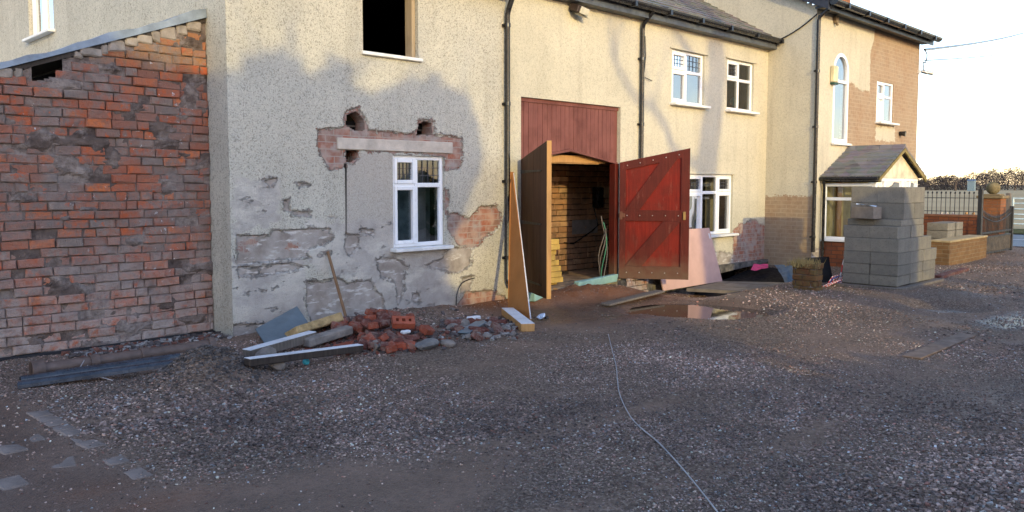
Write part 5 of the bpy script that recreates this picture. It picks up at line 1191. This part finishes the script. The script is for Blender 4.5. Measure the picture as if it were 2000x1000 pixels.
o = MB().tube(smooth_pts([a, a+Vector((.05, -.04, -.12)), a+Vector((-.0, -.03, -.3)), a2+Vector((-.03, .02, -.05)), a2+Vector((-.02, 0, -.25))]), .012, 6).build('drip_loop', M_blackplastic); tag(o, 'short looped cable hanging at the far corner of the end house', 'cable')
wire('slack_cable', (XR-.02, 8.04, onY(1506, 86, 8.04).z), (XR-.03, YR-.03, onX(1588, 28, XR).z), .08, 'slack black cable crossing the inner corner up to the gutter of the end house', .014)
q0 = F(1255, 60); o = MB().tube([(q0[0]+.03, YF-.03, 4.0), (q0[0]+.07, YF-.02, 3.7), (q0[0]+.02, YF-.02, 3.35), (q0[0]+.22, YF-.04, 3.30)], .008, 5).build('loose_wire', M_blackplastic); tag(o, 'loose wire end sticking out beside the middle downpipe', 'wire')
q0 = Z7([(1145, 778), (1090, 800), (1066, 850), (1062, 920)]); o = MB().tube(smooth_pts([Vector((x, YF-.035, z)) for x, z in q0]), .007, 5).build('bent_wire', M_blackplastic); tag(o, 'dark bent wire curving out of the peeling wall near the downpipe', 'wire')

# ================================================================== RIGHT HAND END: GARDEN WALLS, GATE, ROAD, FIELD
yw = onZ(1853, 520, 0)
o = MB().box(yw.x, yw.x+2.45, yw.y, yw.y+.34, -.2, .46).build('garden_wall', M_yellowbrick); tag(o, 'low ochre brick wall beside the black gate', 'garden wall')
o2 = MB().bbox(yw.x-.015, yw.x+2.46, yw.y-.015, yw.y+.36, .4605, .50, .006).build('coping', plain('sandy_coping', (.36, .27, .14), .9)); o2.parent = o
XB = 21.9
o = MB().box(XB, XB+.24, 5.95, 13, -.2, .80).build('boundary_wall', M_darkredbrick); tag(o, 'dark red brick boundary wall with black railings on top', 'boundary wall')
o2 = MB().bbox(XB-.02, XB+.26, 5.95, 13, .8005, .86, .008).build('coping', plain('brick_coping', (.20, .09, .05), .9)); o2.parent = o
m = MB(); y = 6.05
while y < 10.5:
    m.tube([(XB+.12, y, .862), (XB+.12, y, 1.38)], .009, 6); bm = bmesh.new(); bmesh.ops.create_icosphere(bm, subdivisions=1, radius=.024); m.from_bm(bm, 0, Matrix.Translation((XB+.12, y, 1.395)) @ Matrix.Diagonal((1, 1, 1.5, 1))); y += .105
m.box(XB+.105, XB+.135, 6.0, 10.5, .93, .945).box(XB+.105, XB+.135, 6.0, 10.5, 1.26, 1.275)
rl = m.build('railings', M_iron); tag(rl, 'black spiked railings on the dark red boundary wall', 'railings')
stk = 0
for i in range(3):
    for j in range(2):
        o = protos[list(protos)[0]].copy(); COL.objects.link(o); o.location = (yw.x+1.75+.33*j, yw.y+.55+.02*i, .30+i*.2-.001*j) if False else (yw.x+1.5+.44*j, yw.y+.62, .0+i*.165+.3); o.rotation_euler.z = 0
        tag(o, 'pale block in the small stack behind the ochre garden wall, %s layer, %s' % (('lower', 'middle', 'upper')[i], ('left', 'right')[j]), 'concrete block', 'blocks behind the garden wall')
part_ = MB().box(yw.x+1.3, yw.x+2.2, yw.y+.42, yw.y+.86, -.1, .298).build('soil_bed', plain('bed_soil', (.10, .08, .06), .95)); tag(part_, 'raised bed of soil behind the ochre garden wall', 'soil bed')
# gate
pg = onZ(1913, 503, 0); ge = onZ(1971, 490, 0); gx0, gx1, gy_0 = pg.x, ge.x, (pg.y+ge.y)/2
gp = empty('iron_gate', (gx0, gy_0, 0), 0, 'black iron drive gate with solid lower boards beside the brick pillar', 'gate')
part(MB().bbox(gx0-.045, gx0+.045, gy_0-.045, gy_0+.045, -.1, 1.50, .008).tube([(gx0, gy_0, 1.5), (gx0, gy_0, 1.56)], .03, 8), 'gate_post', M_iron, gp)
part(MB().bbox(gx1-.04, gx1+.04, gy_0-.04, gy_0+.04, .02, 1.08, .006), 'end_stile', M_iron, gp)
m = MB(); L = gx1-gx0
for k in range(24):
    x = gx0+.1+(L-.18)*k/23; zt_ = 1.02-.18*math.sin(math.pi*k/23); m.tube([(x, gy_0, .46), (x, gy_0, zt_)], .009, 6); m.tube([(x, gy_0, zt_), (x, gy_0, zt_+.06)], [.016, .002], 6)
part(m, 'bars', M_iron, gp)
m = MB()
for zz in (.40, .50): m.box(gx0+.05, gx1-.04, gy_0-.02, gy_0+.02, zz, zz+.04)
m.box(gx0+.05, gx1-.04, gy_0-.02, gy_0+.02, .04, .08)
m.tube([Vector((gx0+.05+(L-.1)*t, gy_0, .93-.18*math.sin(math.pi*t))) for t in np.linspace(0, 1, 14)], .014, 6)
part(m, 'rails', M_iron, gp)
m = MB(); x = gx0+.06
while x < gx1-.06: m.box(x, min(x+.11, gx1-.042), gy_0-.01, gy_0+.01, .081, .399); x += .115
part(m, 'lower_boards', plain('rusty_gate_board', (.06, .045, .03), .6, .3, .5, 8), gp)
# pillar
pl_ = onZ(1946, 489, 0); pxc, pyc = 22.35, 5.83
pil = empty('gate_pillar', (pxc, pyc, 0), 0, 'square brick gate pillar topped with a mossy stone ball', 'gate pillar')
part(MB().box(pxc-.23, pxc+.23, pyc-.23, pyc+.23, -.1, 1.26), 'shaft', M_pillarbrick, pil)
part(MB().bbox(pxc-.29, pxc+.29, pyc-.29, pyc+.29, 1.261, 1.33, .012).bbox(pxc-.2, pxc+.2, pyc-.2, pyc+.2, 1.331, 1.37, .01), 'cap', plain('mossy_cap', (.20, .15, .08), .9), pil)
bm = bmesh.new(); bmesh.ops.create_uvsphere(bm, u_segments=24, v_segments=16, radius=.155); part(MB().from_bm(bm, 0, Matrix.Translation((pxc, pyc, 1.51)), True), 'ball_finial', plain('mossy_stone', (.16, .13, .07), .9, .1, .4, 6, .01, 30), pil)
# field gate
fg = empty('field_gate', (32, 4.2, 0), 0, 'galvanised five bar field gate across the road', 'gate')
m = MB()
for zz in (.25, .42, .58, .76, .95, 1.12): m.tube([(32, 4.2, zz), (32, 7.72, zz)], .026, 8)
m.tube([(32, 4.2, .2), (32, 4.2, 1.15)], .03, 8); m.tube([(32, 7.72, .2), (32, 7.72, 1.15)], .03, 8); m.tube([(32, 6, .25), (32, 6, 1.12)], .02, 6); m.tube([(32, 4.2, .25), (32, 6, 1.12)], .02, 6)
part(m, 'bars', plain('pale_galvanised', (.50, .60, .60), .45), fg)
m = MB().bbox(31.93, 32.07, 3.95, 4.09, -.1, 1.3, .01).bbox(31.93, 32.07, 7.8, 7.94, -.1, 1.3, .01); part(m, 'gate_posts', M_greywood, fg)
# crates beyond the railings
for i, (x, y, s_) in enumerate(((23.4, 7.05, .55), (23.5, 6.45, .5))):
    m = MB()
    for k in range(5): m.box(-.02, .02, -.3, .3, .02+k*.17, .14+k*.17)
    for yy in (-.28, 0, .24): m.box(.021, .07, yy, yy+.05, .0, .86)
    o = m.build('wooden_pallet', M_pine if i else plain('bleached_wood', (.50, .42, .34), .8)); o.location = (x, y, .02); o.rotation_euler = (0, R(-12), R(8*i-40)); tag(o, ('bleached pallet standing upright beyond the railings, left one', 'orange pallet standing upright beyond the railings, right one')[i], 'pallet')
# road, verge, field
n = N('asphalt', .55, .4); n._oc = n.geo(); n.col(n.mix(n.mr(n.noise(3, 5), .3, .7), (.055, .062, .072), (.09, .098, .11))); n.bump(n.noise(120, 3), .003)
def strip(name, x0, x1, y0, y1, z, mat, label):
    o = MB().add([(x0, y0, z), (x1, y0, z), (x1, y1, z), (x0, y1, z)], [(0, 1, 2, 3)]).build(name, mat); return tag(o, label, None, None, 'structure')
strip('road', 23.9, 29.6, -300, 500, .02, n.mat, 'grey road beyond the gate')
strip('road_marking', 26.7, 26.8, -300, 500, .026, M_whitewood, 'white line along the road')
n = N('grass_verge', .95, .1); n._oc = n.geo(); n.col(n.mix(n.mr(n.noise(8, 5), .3, .7), (.045, .06, .015), (.12, .10, .04))); n.bump(n.noise(20, 4), .05)
strip('verge', 29.6, 32.5, -300, 500, .05, n.mat, 'green grass verge along the road')
n = N('stubble_field', .95, .1); n._oc = n.geo(); n.col(n.mix(n.mr(n.noise(.08, 5), .3, .7), (.34, .25, .13), (.46, .35, .20))); n.bump(n.noise(6, 4), .08)
strip('field', 32.5, 900, -600, 1500, .06, n.mat, 'pale straw coloured field beyond the road')

# ================================================================== TREES
def leaf_cloud(P, size, rg, per=1):
    nn = len(P); a = rg.normal(0, 1, (nn, 3)); a /= np.linalg.norm(a, axis=1)[:, None]; b = np.cross(a, rg.normal(0, 1, (nn, 3))); b /= np.linalg.norm(b, axis=1)[:, None]
    s_ = (size*rg.uniform(.6, 1.4, nn))[:, None]; V = np.stack([P-a*s_-b*s_*.45, P+a*s_-b*s_*.45, P+a*s_+b*s_*.45, P-a*s_+b*s_*.45], 1).reshape(-1, 3)
    return V, np.arange(nn*4).reshape(-1, 4), np.repeat(rg.rand(nn), 4)
def foliage_mat(name, a, b):
    n = N(name, .8, .2); n.col(n.mix(n.attr('rnd'), a, b)); return n.mat
M_twig = foliage_mat('winter_twigs', (.035, .031, .032), (.07, .06, .06)); M_ever = foliage_mat('evergreen_leaves', (.02, .035, .015), (.05, .075, .03)); M_bark = plain('bark', (.09, .07, .055), .95, .1, .3, 5, .01, 20)
def branches(m, p, d, L, r, depth, rg, spread=.5):
    pts, rad = [p], [r]; q = p.copy(); dd = d.copy()
    for i in range(4):
        dd = (dd+Vector((rg.gauss(0, .14), rg.gauss(0, .14), rg.gauss(.03, .1)))).normalized(); q = q+dd*L/4; pts.append(q.copy()); rad.append(r*(1-.14*(i+1)))
    m.tube(pts, rad, 6 if depth > 2 else 4, 0, False)
    if depth == 0: return
    for k in range(rg.choice((2, 3, 3))):
        i = rg.choice((2, 3, 4)); v = (dd+Vector((rg.gauss(0, spread), rg.gauss(0, spread), rg.gauss(.12, spread*.7)))).normalized(); branches(m, pts[i], v, L*rg.uniform(.6, .85), rad[i]*.62, depth-1, rg, spread)
# distant hedgerow
def ground_at(px, d): u = (px-1000)/FPX; return Vector((d*(1+u)*2**-.5, d*(1-u)*2**-.5, 0))
rt = np.random.RandomState(3)
for i, px in enumerate(range(1770, 2160, 13)):
    d = RND.uniform(205, 235); c0 = ground_at(px+RND.uniform(-4, 4), d); hgt_ = RND.uniform(3.2, 4.9)*(1.15 if px > 1890 else .8); w_ = RND.uniform(2.2, 3.6)
    nn = 1800; ph = rt.uniform(0, 6.28, nn); r_ = np.sqrt(rt.rand(nn)); zz = rt.rand(nn)**.8; prof = np.sqrt(np.clip(1-(zz*1.9-.75)**2/1.4, 0.05, 1))
    P = np.stack([c0.x+np.cos(ph)*r_*w_*prof, c0.y+np.sin(ph)*r_*w_*prof, hgt_*(zz*.97+.02)*(1+.12*np.sin(ph*3+i))], 1)
    V, Q, A = leaf_cloud(P, .10, rt); t = empty('hedgerow_tree', c0, 0, 'bare brown tree in the far hedgerow across the field', 'tree', 'trees of the far hedgerow')
    sub(fast_mesh('crown', V, Q, M_twig, None, {'rnd': A}), t)
    part(MB().tube([c0, c0+Vector((.05, 0, hgt_*.6))], [.18, .06], 6), 'trunk', M_bark, t)
c0 = ground_at(1864, 200); t = empty('bare_tree', c0, 0, 'tallest bare tree with rounded crown in the far hedgerow', 'tree')
m = MB(); rg = random.Random(8)
m.tube([c0, c0+Vector((.05, .02, 1.4))], [.30, .22], 8)
part(m, 'trunk', M_bark, t)
m = MB()
for k in range(6): branches(m, c0+Vector((.05, .02, 1.2)), Vector((rg.gauss(0, .6), rg.gauss(0, .6), .8)).normalized(), 1.5, .13, 4, rg, .5)
part(m, 'crown', M_bark, t)
bn = empty('far_barn', ground_at(1893, 190), 0, 'small pale far building half hidden in the hedgerow', 'barn'); pb = ground_at(1893, 190)
part(MB().box(pb.x-.5, pb.x+.5, pb.y-1.0, pb.y+.5, -.1, 2.4), 'wall', plain('pale_cladding', (.16, .22, .25), .7), bn)
part(MB().prism([(pb.x-.6, 2.4), (pb.x+.6, 2.4), (pb.x, 2.8)], pb.y-1.1, pb.y+.6), 'roof', plain('blue_roof', (.10, .14, .20), .6), bn)

# trees and an added hedge on the sunny side, shading the houses and yard
def back(x, z, t): return Vector((x, YF, z))+TOSUN*t
EV = [(1.2, 3.05), (2.6, 3.15), (3.1, 2.85), (3.95, 2.75), F(440, 160), F(480, 140), F(540, 112), F(575, 130), F(620, 165), F(655, 128), F(690, 135), F(676, 190), F(720, 185), F(790, 170), F(840, 150), F(870, 165), F(905, 195), F(928, 245), F(926, 330), F(905, 400), F(880, 470), F(862, 545), (7.1, -.0), (9.3, -.42), (8.7, -1.2), (8.7, -6), (1.2, -6)]
rg_ = np.random.RandomState(11); xs_ = rg_.uniform(-3, 10, 80000); zs2 = rg_.uniform(-4.6, 3.6, 80000)
EVx = [(-3, 2.6)]+EV+[(-3, -6)]
sd = poly_sdf(xs_, zs2, EVx)+.16*fbm(xs_*2.4, zs2*2.4, 3)+.20*fbm(xs_*6, zs2*6, 4)+.24*fbm(xs_*12, zs2*12, 6)
k = sd > .02; xs_, zs2 = xs_[k], zs2[k]; tt = rg_.uniform(17, 21.5, len(xs_))
P = np.stack([xs_+TOSUN.x*tt, YF+TOSUN.y*tt, zs2+TOSUN.z*tt], 1); kk = P[:, 2] > .02; P = P[kk]
V, Q, A = leaf_cloud(P, .11, rg_); et = empty('evergreen_tree', (back(5, 0, 19).x, back(5, 0, 19).y, 0), 0, 'broad dark evergreen standing behind the camera', 'tree')
sub(fast_mesh('crown', V, Q, M_ever, None, {'rnd': A}), et)
cx_, cy_ = back(5, 0, 19).x, back(5, 0, 19).y
part(MB().tube([(cx_, cy_, -.1), (cx_+.1, cy_, 2), (cx_, cy_+.1, 4.5)], [.22, .17, .06], 10), 'trunk', M_bark, et)
m = MB(); rg = random.Random(23)
for (px_, py_) in ((455, 190), (500, 175), (545, 150), (590, 170), (650, 165), (720, 210), (790, 200), (850, 185), (905, 230), (925, 300), (920, 360), (900, 430)):
    q_ = back(*F(px_, py_), 19); branches(m, q_, Vector((rg.gauss(.15, .5), rg.gauss(0, .3), rg.uniform(.5, 1))).normalized(), .55, .022, 3, rg, .5)
part(m, 'branches', M_bark, et)
# low hedge, added out of view to shade the near yard
xs_ = rg_.uniform(8.3, 24, 34000); zs2 = rg_.uniform(-3.4, -.9, 34000); top_ = -1.22+.35*fbm(xs_*1.3, xs_*0, 7)
k = zs2 < top_; xs_, zs2 = xs_[k], zs2[k]; tt = rg_.uniform(14, 15.2, len(xs_)); P = np.stack([xs_+TOSUN.x*tt, YF+TOSUN.y*tt, zs2+TOSUN.z*tt], 1); P = P[P[:, 2] > .02]
V, Q, A = leaf_cloud(P, .07, rg_); o = fast_mesh('hedge', V, Q, M_ever, None, {'rnd': A}); tag(o, 'unseen low hedge added to shade the yard', 'hedge')
# bare trees: trunk forked so that its shade runs up the middle house
bt_ = empty('bare_yard_tree', (back(13.4, 0, 26).x, back(13.4, 0, 26).y, 0), 0, 'tall bare tree behind the camera', 'tree')
B_ = lambda px, py, t=26: back(*F(px, py), t)
p0 = B_(1380, 345); base_ = Vector((p0.x, p0.y, -.1)); m = MB(); rg = random.Random(4)
tr_ = [base_, p0, B_(1383, 300), B_(1393, 220), B_(1402, 140), B_(1398, 80), B_(1392, 20), B_(1380, -60)]
m.tube(tr_, [.34, .31, .30, .30, .28, .26, .22, .16], 10)
part(m, 'trunk', M_bark, bt_)
m = MB()
lim = [B_(1392, 215), B_(1345, 100), B_(1322, 62), B_(1290, 10)]; m.tube(lim, [.08, .11, .10, .07], 8)
l2 = [B_(1385, 330), B_(1335, 310), B_(1312, 285), B_(1300, 245), B_(1275, 210), B_(1240, 190), B_(1200, 120)]; m.tube(l2, [.1, .09, .085, .08, .075, .065, .05], 8)
for q, L, r, dp in ((tr_[-1], 1.6, .1, 4), (lim[-1], 1.4, .06, 3), (l2[-1], 1.3, .05, 3), (tr_[5], 1.5, .07, 3), (l2[4], 1.1, .04, 3)):
    for k_ in range(2): branches(m, q, Vector((rg.gauss(0, .7), rg.gauss(0, .5), .6)).normalized(), L, r, dp, rg, .5)
part(m, 'branches', M_bark, bt_)
b2 = empty('slim_bare_tree', (0, 0, 0), 0, 'slim bare tree behind the camera, right of the taller one', 'tree')
q0 = back(16.4, 2.2, 24); b2.location = (q0.x, q0.y, 0); m = MB(); m.tube([Vector((q0.x, q0.y, -.1)), Vector((q0.x, q0.y, 3.2))], [.12, .09], 8); part(m, 'trunk', M_bark, b2)
m = MB(); rg = random.Random(15)
for k_ in range(7): branches(m, Vector((q0.x, q0.y, 2.6+.25*k_)), Vector((rg.gauss(0, .8), rg.gauss(0, .3), .7)).normalized(), 1.7, .06, 4, rg, .5)
part(m, 'branches', M_bark, b2)
b3 = empty('fine_twigged_tree', (0, 0, 0), 0, 'fine twigged bare tree behind the camera', 'tree')
q0 = back(9.2, 2.2, 34); b3.location = (q0.x, q0.y, 0); m = MB(); m.tube([Vector((q0.x, q0.y, -.1)), Vector((q0.x, q0.y, 6.2))], [.10, .07], 8); part(m, 'trunk', M_bark, b3)
m = MB(); rg = random.Random(19)
for k_ in range(9): branches(m, Vector((q0.x, q0.y, 5.6+.25*k_)), Vector((rg.gauss(0, .9), rg.gauss(0, .3), .5)).normalized(), 1.5, .045, 4, rg, .5)
part(m, 'branches', M_bark, b3)
# unseen conifer added to shade the left side of the block stack
sx = BX+.35; pt_ = Vector((sx, BY, 0))+TOSUN*0
cs = Vector((BX+.17, BY, 0)); hx = cs.x+TOSUN.x/abs(TOSUN.y)*9.5; hy = BY-9.5
nn = 14000; ph = rg_.uniform(0, 6.28, nn); zz = rg_.rand(nn)*3.75; r_ = np.sqrt(rg_.rand(nn))*.62*np.clip((3.9-zz)/.8, .1, 1)
V, Q, A = leaf_cloud(np.stack([hx+np.cos(ph)*r_, hy+np.sin(ph)*r_, zz], 1), .06, rg_); ct = empty('shade_conifer', (hx, hy, 0), 0, 'unseen narrow conifer added to shade the left side of the block stack', 'tree')
sub(fast_mesh('crown', V, Q, M_ever, None, {'rnd': A}), ct); part(MB().tube([(hx, hy, -.1), (hx, hy, 3.4)], [.09, .03], 8), 'trunk', M_bark, ct)
